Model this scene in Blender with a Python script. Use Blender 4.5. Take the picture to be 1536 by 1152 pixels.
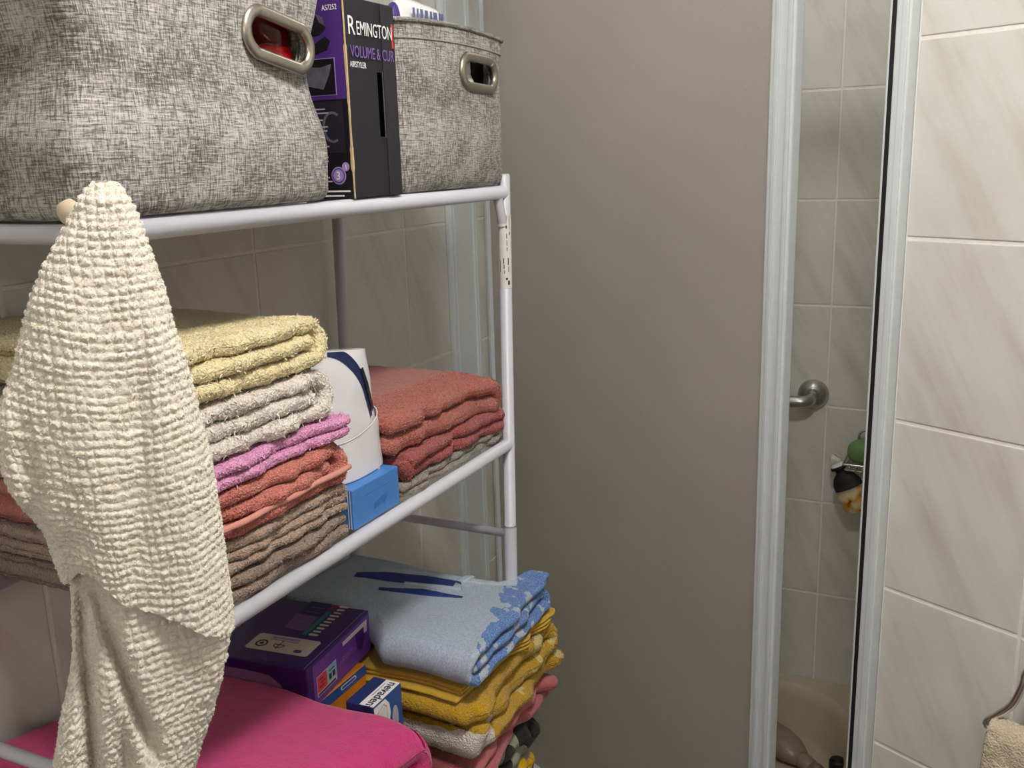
import bpy, bmesh, math
import numpy as np
from mathutils import Matrix, Vector

for o in list(bpy.data.objects): bpy.data.objects.remove(o)
scene = bpy.context.scene
C = scene.collection
H = 1.65                      # camera height above the floor

# ------------------------------------------------------------------ camera
CAM_R = ((0.901288554, -0.074212122, 0.426815538),
         (0.432218544, 0.220964602, -0.874277859),
         (-0.029429110, 0.972454218, 0.231228722))
cam_d = bpy.data.cameras.new('camera')
cam = bpy.data.objects.new('camera', cam_d); C.objects.link(cam)
cam_d.sensor_width = 36.0; cam_d.lens = 1430.0 / 1536.0 * 36.0
cam_d.clip_start = 0.02
m4 = Matrix(CAM_R).to_4x4(); m4.translation = (0, 0, H); cam.matrix_world = m4
scene.camera = cam

# ------------------------------------------------------------------ world, exposure
w = bpy.data.worlds.new('world'); scene.world = w; w.use_nodes = True
w.node_tree.nodes['Background'].inputs[0].default_value = (0.9, 0.92, 1.0, 1)
w.node_tree.nodes['Background'].inputs[1].default_value = 0.05
vs = scene.view_settings
vs.view_transform = 'Standard'; vs.look = 'None'; vs.gamma = 1.0; vs.exposure = 0.0
vs.use_curve_mapping = False
LAMP_POS = (-0.04, 0.52)
LAMP_GLOW = 97.0
REAR_FILL_GLOW = 25.0
SHOWER_FILL_GLOW = 22.0
LAMP_COLOR = (1.0, 0.972, 0.94)

# ------------------------------------------------------------------ helpers
WL = {}                                        # world location of every parentable object
rng = np.random.default_rng(7)

def lin(r, g, b):
    f = lambda c: (c / 255 / 12.92) if c / 255 <= 0.04045 else ((c / 255 + 0.055) / 1.055) ** 2.4
    return (f(r), f(g), f(b), 1.0)

def _hash(ix, iy, iz, seed):
    h = (ix * 374761393 + iy * 668265263 + iz * 2147483647 + seed * 974634777) & 0xFFFFFFFF
    h = ((h ^ (h >> 13)) * 1274126177) & 0xFFFFFFFF
    h = (h ^ (h >> 16)) & 0xFFFFFFFF
    return h.astype(np.float64) / 0xFFFFFFFF * 2 - 1

def vnoise(p, scale, seed=0):
    """smooth value noise in -1..1 for an (n,3) array; scale = cells per metre"""
    q = np.asarray(p, float) * scale + 1000.0
    i = np.floor(q).astype(np.int64); f = q - i; f = f * f * (3 - 2 * f)
    r = 0
    for dx in (0, 1):
        wx = f[:, 0] if dx else 1 - f[:, 0]
        for dy in (0, 1):
            wy = f[:, 1] if dy else 1 - f[:, 1]
            for dz in (0, 1):
                wz = f[:, 2] if dz else 1 - f[:, 2]
                r = r + wx * wy * wz * _hash(i[:, 0] + dx, i[:, 1] + dy, i[:, 2] + dz, seed)
    return r

def vnoise3(p, scale, seed=0):
    return np.stack([vnoise(p, scale, seed + k * 17 + 1) for k in range(3)], 1)

def tag(o, label=None, cat=None, group=None, kind=None):
    if label: o['label'] = label
    if cat: o['category'] = cat
    if group: o['group'] = group
    if kind: o['kind'] = kind
    return o

def thing(name, loc, label, cat, group=None):
    o = bpy.data.objects.new(name, None); C.objects.link(o)
    o.empty_display_size = 0.03
    o.location = loc; WL[o] = np.array(loc, float)
    return tag(o, label, cat, group)

def link(name, me, parent=None, base=None, mats=()):
    """link a mesh whose vertices are in world coordinates"""
    o = bpy.data.objects.new(name, me); C.objects.link(o)
    if parent is not None:
        b = WL[parent]; o.parent = parent; WL[o] = b
    else:
        if base is None:
            co = np.empty(len(me.vertices) * 3); me.vertices.foreach_get('co', co); co = co.reshape(-1, 3)
            base = ((co[:, 0].min() + co[:, 0].max()) / 2, (co[:, 1].min() + co[:, 1].max()) / 2, co[:, 2].min())
        b = np.array(base, float); o.location = b; WL[o] = b
    me.transform(Matrix.Translation(-Vector(b)))
    for m in mats: me.materials.append(m)
    return o

def mesh_obj(name, verts, faces, mat, parent=None, base=None, smooth=False, uv=None):
    me = bpy.data.meshes.new(name)
    verts = np.asarray(verts, float)
    me.from_pydata(verts.tolist(), [], faces if isinstance(faces, list) else faces.tolist())
    if uv is not None:
        l = me.uv_layers.new(name='UVMap')
        li = np.empty(len(me.loops), np.int32); me.loops.foreach_get('vertex_index', li)
        l.data.foreach_set('uv', np.asarray(uv, np.float32)[li].ravel())
    if smooth: me.polygons.foreach_set('use_smooth', [True] * len(me.polygons))
    me.update()
    return link(name, me, parent, base, [mat] if mat else [])

def bm_obj(name, bm, mat, parent=None, base=None, smooth=False):
    me = bpy.data.meshes.new(name); bm.to_mesh(me); bm.free()
    if smooth: me.polygons.foreach_set('use_smooth', [True] * len(me.polygons))
    return link(name, me, parent, base, [mat] if mat else [])

def frame(origin, right, up, normal):
    m = Matrix((right, up, normal)).transposed().to_4x4(); m.translation = origin
    return m

def box_bm(c, s, M=None, bev=0.0, seg=2):
    bm = bmesh.new()
    bmesh.ops.create_cube(bm, size=1.0)
    for v in bm.verts: v.co = Vector((v.co.x * s[0] + c[0], v.co.y * s[1] + c[1], v.co.z * s[2] + c[2]))
    if bev: bmesh.ops.bevel(bm, geom=bm.edges[:], offset=bev, segments=seg, affect='EDGES', profile=0.5)
    if M is not None: bm.transform(M)
    return bm

def box(name, c, s, mat, parent=None, bev=0.0, seg=2, M=None, base=None):
    return bm_obj(name, box_bm(c, s, M, bev, seg), mat, parent, base)

def grid_faces(nu, nv, closed_u=False, closed_v=False):
    """index grid [i*nv+j]"""
    i = np.arange(nu if closed_u else nu - 1); j = np.arange(nv if closed_v else nv - 1)
    I, J = np.meshgrid(i, j, indexing='ij'); I2 = (I + 1) % nu; J2 = (J + 1) % nv
    return np.stack([I * nv + J, I2 * nv + J, I2 * nv + J2, I * nv + J2], -1).reshape(-1, 4)

def tube_geo(pts, r, n=14, closed=False, caps=True):
    P = np.asarray(pts, float); k = len(P)
    r = np.full(k, r) if np.isscalar(r) else np.asarray(r, float)
    if closed: T = np.roll(P, -1, 0) - np.roll(P, 1, 0)
    else: T = np.gradient(P, axis=0)
    T /= np.linalg.norm(T, axis=1)[:, None]
    a = np.array([0, 0, 1.0]) if abs(T[0][2]) < 0.9 else np.array([1.0, 0, 0])
    N = np.cross(T[0], a); N /= np.linalg.norm(N)
    V = []
    for i in range(k):
        N = N - T[i] * N.dot(T[i]); N /= np.linalg.norm(N); B = np.cross(T[i], N)
        th = np.linspace(0, 2 * np.pi, n, endpoint=False)
        V.append(P[i] + r[i] * (np.cos(th)[:, None] * N + np.sin(th)[:, None] * B))
    V = np.concatenate(V)
    F = grid_faces(k, n, closed, True).tolist()
    if caps and not closed:
        F.append(list(range(n))[::-1]); F.append(list(range((k - 1) * n, k * n)))
    return V, F

def tube(name, pts, r, mat, parent=None, n=14, closed=False, base=None):
    V, F = tube_geo(pts, r, n, closed)
    o = mesh_obj(name, V, F, mat, parent, base)
    for p in o.data.polygons: p.use_smooth = len(p.vertices) == 4
    return o

def lathe(name, prof, mat, parent=None, M=None, n=32, base=None):
    """prof = [(radius, height)]"""
    th = np.linspace(0, 2 * np.pi, n, endpoint=False)
    V = np.concatenate([np.stack([r * np.cos(th), r * np.sin(th), np.full(n, h)], 1) for r, h in prof])
    F = grid_faces(len(prof), n, False, True).tolist()
    F.append(list(range(n))[::-1]); F.append(list(range((len(prof) - 1) * n, len(prof) * n)))
    if M is not None: V = np.array([(M @ Vector(v))[:] for v in V])
    o = mesh_obj(name, V, F, mat, parent, base)
    for p in o.data.polygons: p.use_smooth = len(p.vertices) == 4
    return o

def smooth_path(pts, ds, closed=False):
    """Catmull-Rom through pts, resampled at spacing ds"""
    P = np.asarray(pts, float)
    if closed: Q = np.concatenate([P[-1:], P, P[:2]])
    else: Q = np.concatenate([2 * P[:1] - P[1:2], P, 2 * P[-1:] - P[-2:-1]])
    out = []
    for i in range(1, len(Q) - 2):
        t = np.linspace(0, 1, 24, endpoint=False)[:, None]
        a, b, c, d = Q[i - 1], Q[i], Q[i + 1], Q[i + 2]
        out.append(0.5 * (2 * b + (c - a) * t + (2 * a - 5 * b + 4 * c - d) * t ** 2 + (3 * b - a - 3 * c + d) * t ** 3))
    if not closed: out.append(P[-1:])
    L = np.concatenate(out)
    if closed: L = np.concatenate([L, L[:1]])
    s = np.concatenate([[0], np.cumsum(np.linalg.norm(np.diff(L, axis=0), axis=1))])
    k = max(4, int(s[-1] / ds)); q = np.linspace(0, s[-1], k + 1)
    if closed: q = q[:-1]
    return np.stack([np.interp(q, s, L[:, i]) for i in range(L.shape[1])], 1)

def text(name, body, M, size, mat, parent, align='LEFT', sx=1.0, bold=0.0):
    cu = bpy.data.curves.new('t', 'FONT'); cu.body = body; cu.size = size; cu.align_x = align
    cu.extrude = 0.0001; cu.offset = bold; cu.resolution_u = 3
    o = bpy.data.objects.new('t', cu); C.objects.link(o)
    dg = bpy.context.evaluated_depsgraph_get()
    me = bpy.data.meshes.new_from_object(o.evaluated_get(dg))
    bpy.data.objects.remove(o); bpy.data.curves.remove(cu)
    me.materials.clear()
    me.transform(M @ Matrix.Diagonal((sx, 1, 1, 1)))
    return link(name, me, parent, None, [mat])

def plate(name, M, x0, x1, y0, y1, mat, parent, t=0.0003, z=0.0):
    return box(name, ((x0 + x1) / 2, (y0 + y1) / 2, z + t / 2), (x1 - x0, y1 - y0, t), mat, parent, M=M)

def poly_plate(name, M, pts, mat, parent, z=0.0003, t=0.0003):
    n = len(pts)
    V = [M @ Vector((p[0], p[1], z)) for p in pts] + [M @ Vector((p[0], p[1], z - t)) for p in pts]
    F = [list(range(n)), list(range(n, 2 * n))[::-1]] + [[i, i + n, (i + 1) % n + n, (i + 1) % n] for i in range(n)]
    bm = bmesh.new(); vs_ = [bm.verts.new(v) for v in V]
    for f in F: bm.faces.new([vs_[i] for i in f])
    bmesh.ops.recalc_face_normals(bm, faces=bm.faces[:])
    return bm_obj(name, bm, mat, parent)

def disc_pts(cx, cy, r, n=28, sy=1.0):
    return [(cx + r * math.cos(2 * math.pi * i / n), cy + r * sy * math.sin(2 * math.pi * i / n)) for i in range(n)]

# ------------------------------------------------------------------ materials
class NT:
    def __init__(s, name):
        s.m = bpy.data.materials.new(name); s.m.use_nodes = True
        s.t = s.m.node_tree; s.p = s.t.nodes['Principled BSDF']; s.out = s.t.nodes['Material Output']
    def n(s, typ, **kw):
        x = s.t.nodes.new(typ)
        for k, v in kw.items():
            if isinstance(k, str) and k.startswith('i_'): x.inputs[k[2:].replace('_', ' ')].default_value = v
            else: setattr(x, k, v)
        return x
    def l(s, a, b): s.t.links.new(a, b)
    def math(s, op, a, b=None, clamp=False):
        x = s.t.nodes.new('ShaderNodeMath'); x.operation = op; x.use_clamp = clamp
        for i, v in enumerate((a, b)):
            if v is None: continue
            if isinstance(v, (int, float)): x.inputs[i].default_value = v
            else: s.l(v, x.inputs[i])
        return x.outputs[0]
    def ramp(s, fac, stops):
        x = s.t.nodes.new('ShaderNodeValToRGB'); e = x.color_ramp.elements
        while len(e) < len(stops): e.new(0.5)
        for el, (p, c) in zip(e, stops): el.position = p; el.color = c
        s.l(fac, x.inputs[0]); return x.outputs[0]
    def mix(s, fac, a, b, mode='MIX'):
        x = s.t.nodes.new('ShaderNodeMix'); x.data_type = 'RGBA'; x.blend_type = mode
        for i, v in ((0, fac), (6, a), (7, b)):
            if isinstance(v, (int, float)): x.inputs[i].default_value = v
            elif isinstance(v, tuple): x.inputs[i].default_value = v
            else: s.l(v, x.inputs[i])
        return x.outputs[2]
    def coords(s, which='Object', scale=(1, 1, 1), rot=(0, 0, 0), loc=(0, 0, 0)):
        tc = s.t.nodes.new('ShaderNodeTexCoord'); mp = s.t.nodes.new('ShaderNodeMapping')
        mp.inputs['Scale'].default_value = scale; mp.inputs['Rotation'].default_value = rot; mp.inputs['Location'].default_value = loc
        s.l(tc.outputs[which], mp.inputs[0]); return mp.outputs[0]
    def noise(s, vec, scale, detail=2.0, rough=0.5):
        x = s.t.nodes.new('ShaderNodeTexNoise'); x.inputs['Scale'].default_value = scale
        x.inputs['Detail'].default_value = detail; x.inputs['Roughness'].default_value = rough
        s.l(vec, x.inputs['Vector']); return x.outputs['Fac']
    def bump(s, h, strength, dist):
        x = s.t.nodes.new('ShaderNodeBump'); x.inputs['Strength'].default_value = strength
        x.inputs['Distance'].default_value = dist; s.l(h, x.inputs['Height']); s.l(x.outputs[0], s.p.inputs['Normal'])
    def set(s, col=None, rough=0.5, metal=0.0, spec=0.5, sheen=0.0):
        if col is not None: s.p.inputs['Base Color'].default_value = col
        s.p.inputs['Roughness'].default_value = rough; s.p.inputs['Metallic'].default_value = metal
        s.p.inputs['Specular IOR Level'].default_value = spec
        if sheen: s.p.inputs['Sheen Weight'].default_value = sheen; s.p.inputs['Sheen Roughness'].default_value = 0.6
        return s

def plain(name, rgb, rough=0.5, metal=0.0, spec=0.5, grain=0.03, gs=60.0):
    k = NT(name).set(lin(*rgb), rough, metal, spec)
    n = k.noise(k.coords('Object'), gs, 3)
    c = lin(*rgb); d = tuple(max(0, v * (1 - grain * 3)) for v in c[:3]) + (1,)
    k.l(k.ramp(n, [(0.3, d), (0.7, c)]), k.p.inputs['Base Color'])
    return k.m

def terry(name, rgb, loop=420.0, strength=0.9, dark=0.72, patch=None):
    """looped pile: small voronoi loops, a little tone change between them"""
    k = NT(name).set(lin(*rgb), 0.95, 0, 0.1, 0.25)
    v = k.coords('Object')
    vo = k.n('ShaderNodeTexVoronoi'); vo.inputs['Scale'].default_value = loop; k.l(v, vo.inputs['Vector'])
    big = k.noise(v, 45, 3)
    c = lin(*rgb); d = tuple(x * dark for x in c[:3]) + (1,)
    base = k.ramp(vo.outputs['Distance'], [(0.1, c), (0.75, d)])
    base = k.mix(0.5, base, k.ramp(big, [(0.3, tuple(x * 0.86 for x in c[:3]) + (1,)), (0.7, c)]))
    if patch: base = patch(k, v, base)
    k.l(base, k.p.inputs['Base Color'])
    h = k.math('SUBTRACT', 1.0, vo.outputs['Distance'])
    h = k.math('ADD', h, k.math('MULTIPLY', k.noise(v, loop * 0.35, 3), 1.2))
    k.bump(h, strength, 0.0022)
    return k.m

def tile_mat(name):
    k = NT(name).set(None, 0.28, 0, 0.5)
    oi = k.n('ShaderNodeObjectInfo')
    tc = k.n('ShaderNodeTexCoord')
    va = k.n('ShaderNodeVectorMath', operation='ADD'); k.l(tc.outputs['Object'], va.inputs[0])
    cm = k.n('ShaderNodeCombineXYZ'); k.l(k.math('MULTIPLY', oi.outputs['Random'], 37.0), cm.inputs[0]); k.l(k.math('MULTIPLY', oi.outputs['Random'], 11.0), cm.inputs[2])
    k.l(cm.outputs[0], va.inputs[1])
    mp = k.n('ShaderNodeMapping'); mp.inputs['Rotation'].default_value = (0, math.radians(-62), 0); k.l(va.outputs[0], mp.inputs[0])
    mp2 = k.n('ShaderNodeMapping'); mp2.inputs['Scale'].default_value = (2.2, 8, 22); k.l(mp.outputs[0], mp2.inputs[0])
    n1 = k.noise(mp2.outputs[0], 1.0, 5, 0.6)
    n2 = k.noise(va.outputs[0], 9.0, 3)
    base = k.ramp(n1, [(0.26, lin(184, 180, 168)), (0.40, lin(204, 202, 192)), (0.50, lin(215, 215, 207)), (0.62, lin(220, 220, 213))])
    base = k.mix(0.35, base, k.ramp(n2, [(0.35, lin(206, 202, 191)), (0.65, lin(222, 222, 215))]))
    k.l(base, k.p.inputs['Base Color'])
    k.bump(n2, 0.05, 0.004)
    return k.m

def fabric_mat(name, light, dark, mid):
    """slubby melange linen, woven along the UV directions (UV in metres)"""
    k = NT(name).set(None, 0.92, 0, 0.15, 0.15)
    h1 = k.noise(k.coords('UV', (85, 700, 1)), 1.0, 3, 0.7)
    v1 = k.noise(k.coords('UV', (700, 100, 1), loc=(3, 7, 0)), 1.0, 3, 0.7)
    h2 = k.noise(k.coords('UV', (36, 480, 1), loc=(9, 1, 0)), 1.0, 2, 0.6)
    v2 = k.noise(k.coords('UV', (480, 42, 1), loc=(5, 4, 0)), 1.0, 2, 0.6)
    lo = k.noise(k.coords('UV'), 22, 2)
    d = k.math('ADD', k.math('ADD', k.math('MULTIPLY', h1, 0.5), k.math('MULTIPLY', v1, 0.5)), k.math('MULTIPLY', k.math('SUBTRACT', lo, 0.5), 0.25))
    c = k.ramp(d, [(0.41, lin(*dark)), (0.49, lin(*mid)), (0.57, lin(*light))])
    lt = k.math('MAXIMUM', h2, v2)
    c = k.mix(k.ramp(lt, [(0.62, (0, 0, 0, 1)), (0.72, (0.8, 0.8, 0.8, 1))]), c, lin(min(255, light[0] + 14), min(255, light[1] + 14), min(255, light[2] + 12)))
    dk = k.math('MINIMUM', h2, v2)
    c = k.mix(k.ramp(dk, [(0.34, (0.7, 0.7, 0.7, 1)), (0.45, (0, 0, 0, 1))]), c, lin(*dark))
    k.l(c, k.p.inputs['Base Color'])
    k.bump(k.math('ADD', k.math('ADD', h1, v1), lt), 0.7, 0.0012)
    return k.m

M = {}
M['tile'] = tile_mat('glazed_tile')
M['grout'] = plain('grout', (238, 234, 226), 0.9, gs=200)
M['plaster'] = plain('white_plaster', (206, 202, 196), 0.9, gs=20)
M['floor'] = plain('floor_tile', (112, 102, 90), 0.4, gs=12)
M['white_metal'] = plain('white_powder_coat', (204, 204, 212), 0.38, gs=300, grain=0.01)
M['white_profile'] = plain('white_profile', (214, 220, 222), 0.35, gs=30, grain=0.015)
M['rubber'] = plain('black_rubber', (22, 22, 23), 0.6)
M['chrome'] = plain('chrome', (225, 225, 222), 0.16, 1.0, gs=20, grain=0.02)
M['nickel'] = plain('brushed_nickel', (176, 170, 156), 0.34, 1.0, gs=200, grain=0.03)
M['steel'] = plain('satin_steel', (188, 188, 186), 0.32, 1.0, gs=100)
M['tray'] = plain('cream_acrylic', (196, 182, 158), 0.3, gs=8, grain=0.02)
M['black'] = plain('black_print', (16, 15, 20), 0.55)
M['dark_inside'] = plain('dark_lining', (28, 27, 27), 0.9)
M['white'] = plain('white_print', (238, 236, 234), 0.5, grain=0.01)
M['paper'] = plain('white_paper', (226, 224, 216), 0.8, grain=0.02)
M['charcoal'] = plain('charcoal_card', (40, 38, 44), 0.6, 0.0, 0.3, gs=90, grain=0.04)
M['card_black'] = plain('black_card', (22, 19, 27), 0.45, gs=60, grain=0.05)
M['card_purple'] = plain('purple_print', (84, 48, 128), 0.45, gs=14, grain=0.08)
M['tan'] = plain('torn_cardboard', (206, 178, 136), 0.9, gs=150, grain=0.06)
M['grey_print'] = plain('grey_print', (104, 100, 108), 0.5, gs=120, grain=0.12)
M['grey_light'] = plain('light_grey_print', (180, 174, 190), 0.5)
M['violet_text'] = plain('violet_print', (126, 96, 170), 0.5, grain=0.01)
M['red_print'] = plain('red_print', (206, 54, 46), 0.5, grain=0.01)
M['lilac'] = plain('lilac_print', (166, 140, 196), 0.5)
M['red_plastic'] = plain('red_plastic', (206, 18, 26), 0.25)
M['dark_red'] = plain('dark_red_plastic', (92, 10, 18), 0.15)
M['white_plastic'] = plain('white_plastic', (228, 226, 222), 0.35, grain=0.01)
M['wood'] = plain('beige_knob', (206, 188, 158), 0.5, gs=40)
M['fabric'] = fabric_mat('melange_linen', (190, 187, 180), (84, 80, 74), (146, 142, 135))

# frosted plastic sheet with dried drops
k = NT('frosted_sheet').set(lin(184, 178, 168), 0.42, 0, 0.35)
v = k.coords('Object')
n1 = k.noise(v, 6, 4, 0.6); n2 = k.noise(v, 420, 2)
vo = k.n('ShaderNodeTexVoronoi'); vo.inputs['Scale'].default_value = 62; k.l(v, vo.inputs['Vector'])
dr = k.math('MULTIPLY', k.math('LESS_THAN', vo.outputs['Distance'], 0.11), k.math('GREATER_THAN', k.noise(v, 4, 2), 0.53))
c = k.ramp(n1, [(0.3, lin(203, 199, 192)), (0.7, lin(212, 208, 201))])
k.l(k.mix(k.math('MULTIPLY', dr, 0.35), c, lin(120, 112, 100)), k.p.inputs['Base Color'])
k.bump(n2, 0.25, 0.0006)
tr = k.n('ShaderNodeBsdfTranslucent'); tr.inputs[0].default_value = lin(234, 231, 225)
mx = k.n('ShaderNodeMixShader'); mx.inputs[0].default_value = 0.62
k.l(k.p.outputs[0], mx.inputs[1]); k.l(tr.outputs[0], mx.inputs[2]); k.l(mx.outputs[0], k.out.inputs[0])
M['frosted'] = k.m

# ------------------------------------------------------------------ room shell
ROW0 = H - 0.119              # height of one grout line; rows are 0.25 m
LX = -0.917                   # left wall
BY = 2.375                    # back wall of the shower
SX = -0.12                    # side wall of the shower
A = math.radians(-27)
PR = np.array([-0.087, 1.372, 0.0]); DR = np.array([math.cos(A), math.sin(A), 0.0]); NR = np.array([math.sin(A), -math.cos(A), 0.0])
CEIL = H + 0.75
TH, GAP = 0.008, 0.0045
tile_cache = {}

def tile_mesh(wd, ht):
    key = (round(wd, 4), round(ht, 4))
    if key not in tile_cache:
        bm = box_bm((0, -TH / 2, 0), (wd, TH, ht), None, 0.0016, 2)
        me = bpy.data.meshes.new('tile'); bm.to_mesh(me); bm.free(); me.materials.append(M['tile'])
        tile_cache[key] = me
    return tile_cache[key]

def tiled_wall(name, p0, d, nrm, length, s_line, z0, z1, z_tile=None):
    """slab of grout whose visible face carries single tiles; p0 = start, d = run, nrm = into the room"""
    d = np.array(d, float); nrm = np.array(nrm, float); p0 = np.array(p0, float)
    back = p0 - nrm * 0.0016                 # grout surface sits below the tile face
    Mx = frame((back[0], back[1], 0), d, nrm * -1, (0, 0, 1))
    wo = box(name, (length / 2, 0.05, (z0 + z1) / 2), (length, 0.1, z1 - z0), M['grout'], None, M=Mx)
    tag(wo, kind='structure')
    xs = [0.0] + [s for s in s_line if 0.004 < s < length - 0.004] + [length]
    rows = []
    k0 = int(math.floor((z0 - ROW0) / 0.25)) - 1
    for kk in range(k0, 40):
        a, b = max(z0, ROW0 + kk * 0.25), min(z1, ROW0 + (kk + 1) * 0.25)
        if b - a > 0.01: rows.append((a, b))
    rot = math.atan2(d[1], d[0])
    for a, b in rows:
        for s0, s1 in zip(xs[:-1], xs[1:]):
            t = bpy.data.objects.new('tile', tile_mesh(s1 - s0 - GAP, b - a - GAP)); C.objects.link(t)
            q = p0 + d * (s0 + s1) / 2 - nrm * TH
            # local -y is the tile's face
            t.parent = wo
            loc = Vector((q[0], q[1], (a + b) / 2)) - Vector(WL[wo])
            t.location = loc
            t.rotation_euler = (0, 0, math.atan2(nrm[1], nrm[0]) + math.pi / 2)
    return wo

# left wall: runs along +y, faces +x
tiled_wall('wall_left', (LX, -0.9, 0), (0, 1, 0), (1, 0, 0), BY + 0.9, [1.462 + 0.4 * i + 0.9 for i in range(-6, 3)], 0.0, CEIL)
tiled_wall('wall_back', (LX, BY, 0), (1, 0, 0), (0, -1, 0), SX - LX + 0.03, [-0.300 + 0.4 * i - LX for i in range(-2, 2)], 0.0, CEIL)
tiled_wall('wall_right', PR + DR * 0.004, DR, NR, 1.296, [0.193, 0.593, 0.993], 0.0, CEIL)
tag(box('wall_shower_side', (SX + 0.05, (1.43 + BY) / 2, CEIL / 2), (0.06, BY - 1.43, CEIL), plain('shower_paint', (226, 222, 214), 0.6, gs=20)), kind='structure')
tag(box('wall_side', (1.12, -0.06, CEIL / 2), (0.1, 1.72, CEIL), M['plaster']), kind='structure')
tag(box('wall_rear', (0.1, -0.96, CEIL / 2), (2.1, 0.1, CEIL), M['plaster']), kind='structure')
tag(box('floor', (0.08, 0.72, -0.05), (2.2, 3.5, 0.1), M['floor']), kind='structure')
tag(box('ceiling', (0.08, 0.72, CEIL + 0.05), (2.2, 3.5, 0.1), plain('ceiling_paint', (236, 234, 230), 0.9, gs=20)), kind='structure')

# ------------------------------------------------------------------ ceiling lamp
kk = NT('lamp_glass').set((0.9, 0.9, 0.9, 1), 0.4)
kk.p.inputs['Emission Color'].default_value = LAMP_COLOR + (1,)
kk.p.inputs['Emission Strength'].default_value = LAMP_GLOW
lamp = thing('ceiling_lamp', (LAMP_POS[0], LAMP_POS[1], CEIL), 'round white ceiling lamp with a glowing glass dome', 'lamp')
T = Matrix.Translation((LAMP_POS[0], LAMP_POS[1], CEIL))
lathe('base', [(0.125, 0.0), (0.125, -0.018), (0.118, -0.024)], M['white_metal'], lamp, T)
lathe('dome', [(0.115, -0.020), (0.110, -0.045), (0.095, -0.068), (0.07, -0.086), (0.035, -0.096), (0.008, -0.098)], kk.m, lamp, T)

ks = NT('shower_fill_glass').set((0.9, 0.9, 0.9, 1), 0.4)  # unseen lamp added over the tray to brighten the shower inside
ks.p.inputs['Emission Color'].default_value = LAMP_COLOR + (1,)
ks.p.inputs['Emission Strength'].default_value = SHOWER_FILL_GLOW
sl = thing('shower_fill_lamp', (-0.42, 1.90, CEIL), 'small round fill light added out of view above the shower tray', 'lamp')
T = Matrix.Translation((-0.42, 1.90, CEIL))
lathe('base', [(0.085, 0.0), (0.085, -0.012), (0.080, -0.016)], M['white_metal'], sl, T)
lathe('dome', [(0.078, -0.014), (0.074, -0.032), (0.060, -0.048), (0.040, -0.058), (0.006, -0.062)], ks.m, sl, T)
# fill strip added out of view behind the camera to even the light
km = NT('rear_fill_glass').set((0.9, 0.9, 0.9, 1), 0.4)
km.p.inputs['Emission Color'].default_value = LAMP_COLOR + (1,)
km.p.inputs['Emission Strength'].default_value = REAR_FILL_GLOW
ml = thing('rear_fill_lamp', (0.10, -0.91, H + 0.36), 'white strip fill light added out of view on the wall behind the camera', 'lamp')
box('base', (0.10, -0.895, H + 0.40), (0.62, 0.03, 0.07), M['white_metal'], ml, 0.004)
tube('tube', [(-0.19, -0.862, H + 0.40), (-0.18, -0.862, H + 0.40), (0.38, -0.862, H + 0.40), (0.39, -0.862, H + 0.40)], [0.02, 0.026, 0.026, 0.02], km.m, ml, 20)

# ------------------------------------------------------------------ shower frame and door
PL = np.array([-0.912, 1.765, 0.0]); PQ = PR + DR * -0.03
SD = PQ - PL; SLEN = np.linalg.norm(SD); SD /= SLEN; SN = np.array([SD[1], -SD[0], 0.0])   # SN faces the room
TRAY_Z = H - 1.363
RAIL_Z = H + 0.35
fr = thing('shower_enclosure', tuple(PR[:2]) + (TRAY_Z,), 'white shower enclosure profiles with a black rubber seal beside the tiled right wall', 'shower enclosure')
Mr = frame(Vector(PR), DR, NR * -1, (0, 0, 1))           # local x along wall, y away from room
zc, zl = (TRAY_Z + RAIL_Z) / 2, RAIL_Z - TRAY_Z
box('post', (-0.0075, 0.012, zc), (0.021, 0.06, zl), M['white_profile'], fr, 0.002, M=Mr)
box('post_rib', (-0.0035, -0.0195, zc), (0.008, 0.004, zl), M['white_profile'], fr, 0.001, M=Mr)
box('rubber_seal', (-0.0222, 0.008, zc), (0.0085, 0.044, zl), M['rubber'], fr, 0.001, M=Mr)
box('post_lip', (-0.0283, 0.012, zc), (0.0036, 0.05, zl), M['white_profile'], fr, 0.001, M=Mr)
# wall profile on the left wall
box('wall_profile', (LX + 0.005, 1.661, zc), (0.010, 0.106, zl), M['white_profile'], fr, 0.002)
for yy in (1.612, 1.624, 1.702, 1.711):
    box('profile_rib', (LX + 0.0115, yy, zc), (0.004, 0.005, zl), M['white_profile'], fr, 0.001)
Ms = frame(Vector(PL), SD, SN * -1, (0, 0, 1))
box('top_rail', (SLEN / 2, 0.01, RAIL_Z + 0.022), (SLEN - 0.01, 0.06, 0.044), M['white_profile'], fr, 0.003, M=Ms)
box('bottom_rail', (SLEN / 2, 0.01, TRAY_Z + 0.0125), (SLEN - 0.05, 0.05, 0.024), M['white_profile'], fr, 0.003, M=Ms)

dr_ = thing('shower_door', (PL[0] + SD[0] * 0.4, PL[1] + SD[1] * 0.4, TRAY_Z + 0.026), 'tall frosted beige shower door panel with white edge strips', 'shower door')
st0 = SLEN + 0.03 - 0.2185; st1 = SLEN + 0.03 - 0.176
za, zb = TRAY_Z + 0.026, RAIL_Z - 0.002
box('panel', ((st0 + 0.012) / 2, 0.006, (za + zb) / 2), (st0 - 0.004, 0.004, zb - za), M['frosted'], dr_, M=Ms)
box('stile', ((st0 + st1) / 2, 0.006, (za + zb) / 2), (st1 - st0, 0.022, zb - za), M['white_profile'], dr_, 0.003, M=Ms)
box('stile_rib', (st0 + 0.014, -0.0065, (za + zb) / 2), (0.007, 0.005, zb - za), M['white_profile'], dr_, 0.001, M=Ms)
box('stile_rib', (st1 - 0.007, -0.0065, (za + zb) / 2), (0.006, 0.005, zb - za), M['white_profile'], dr_, 0.001, M=Ms)
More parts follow.
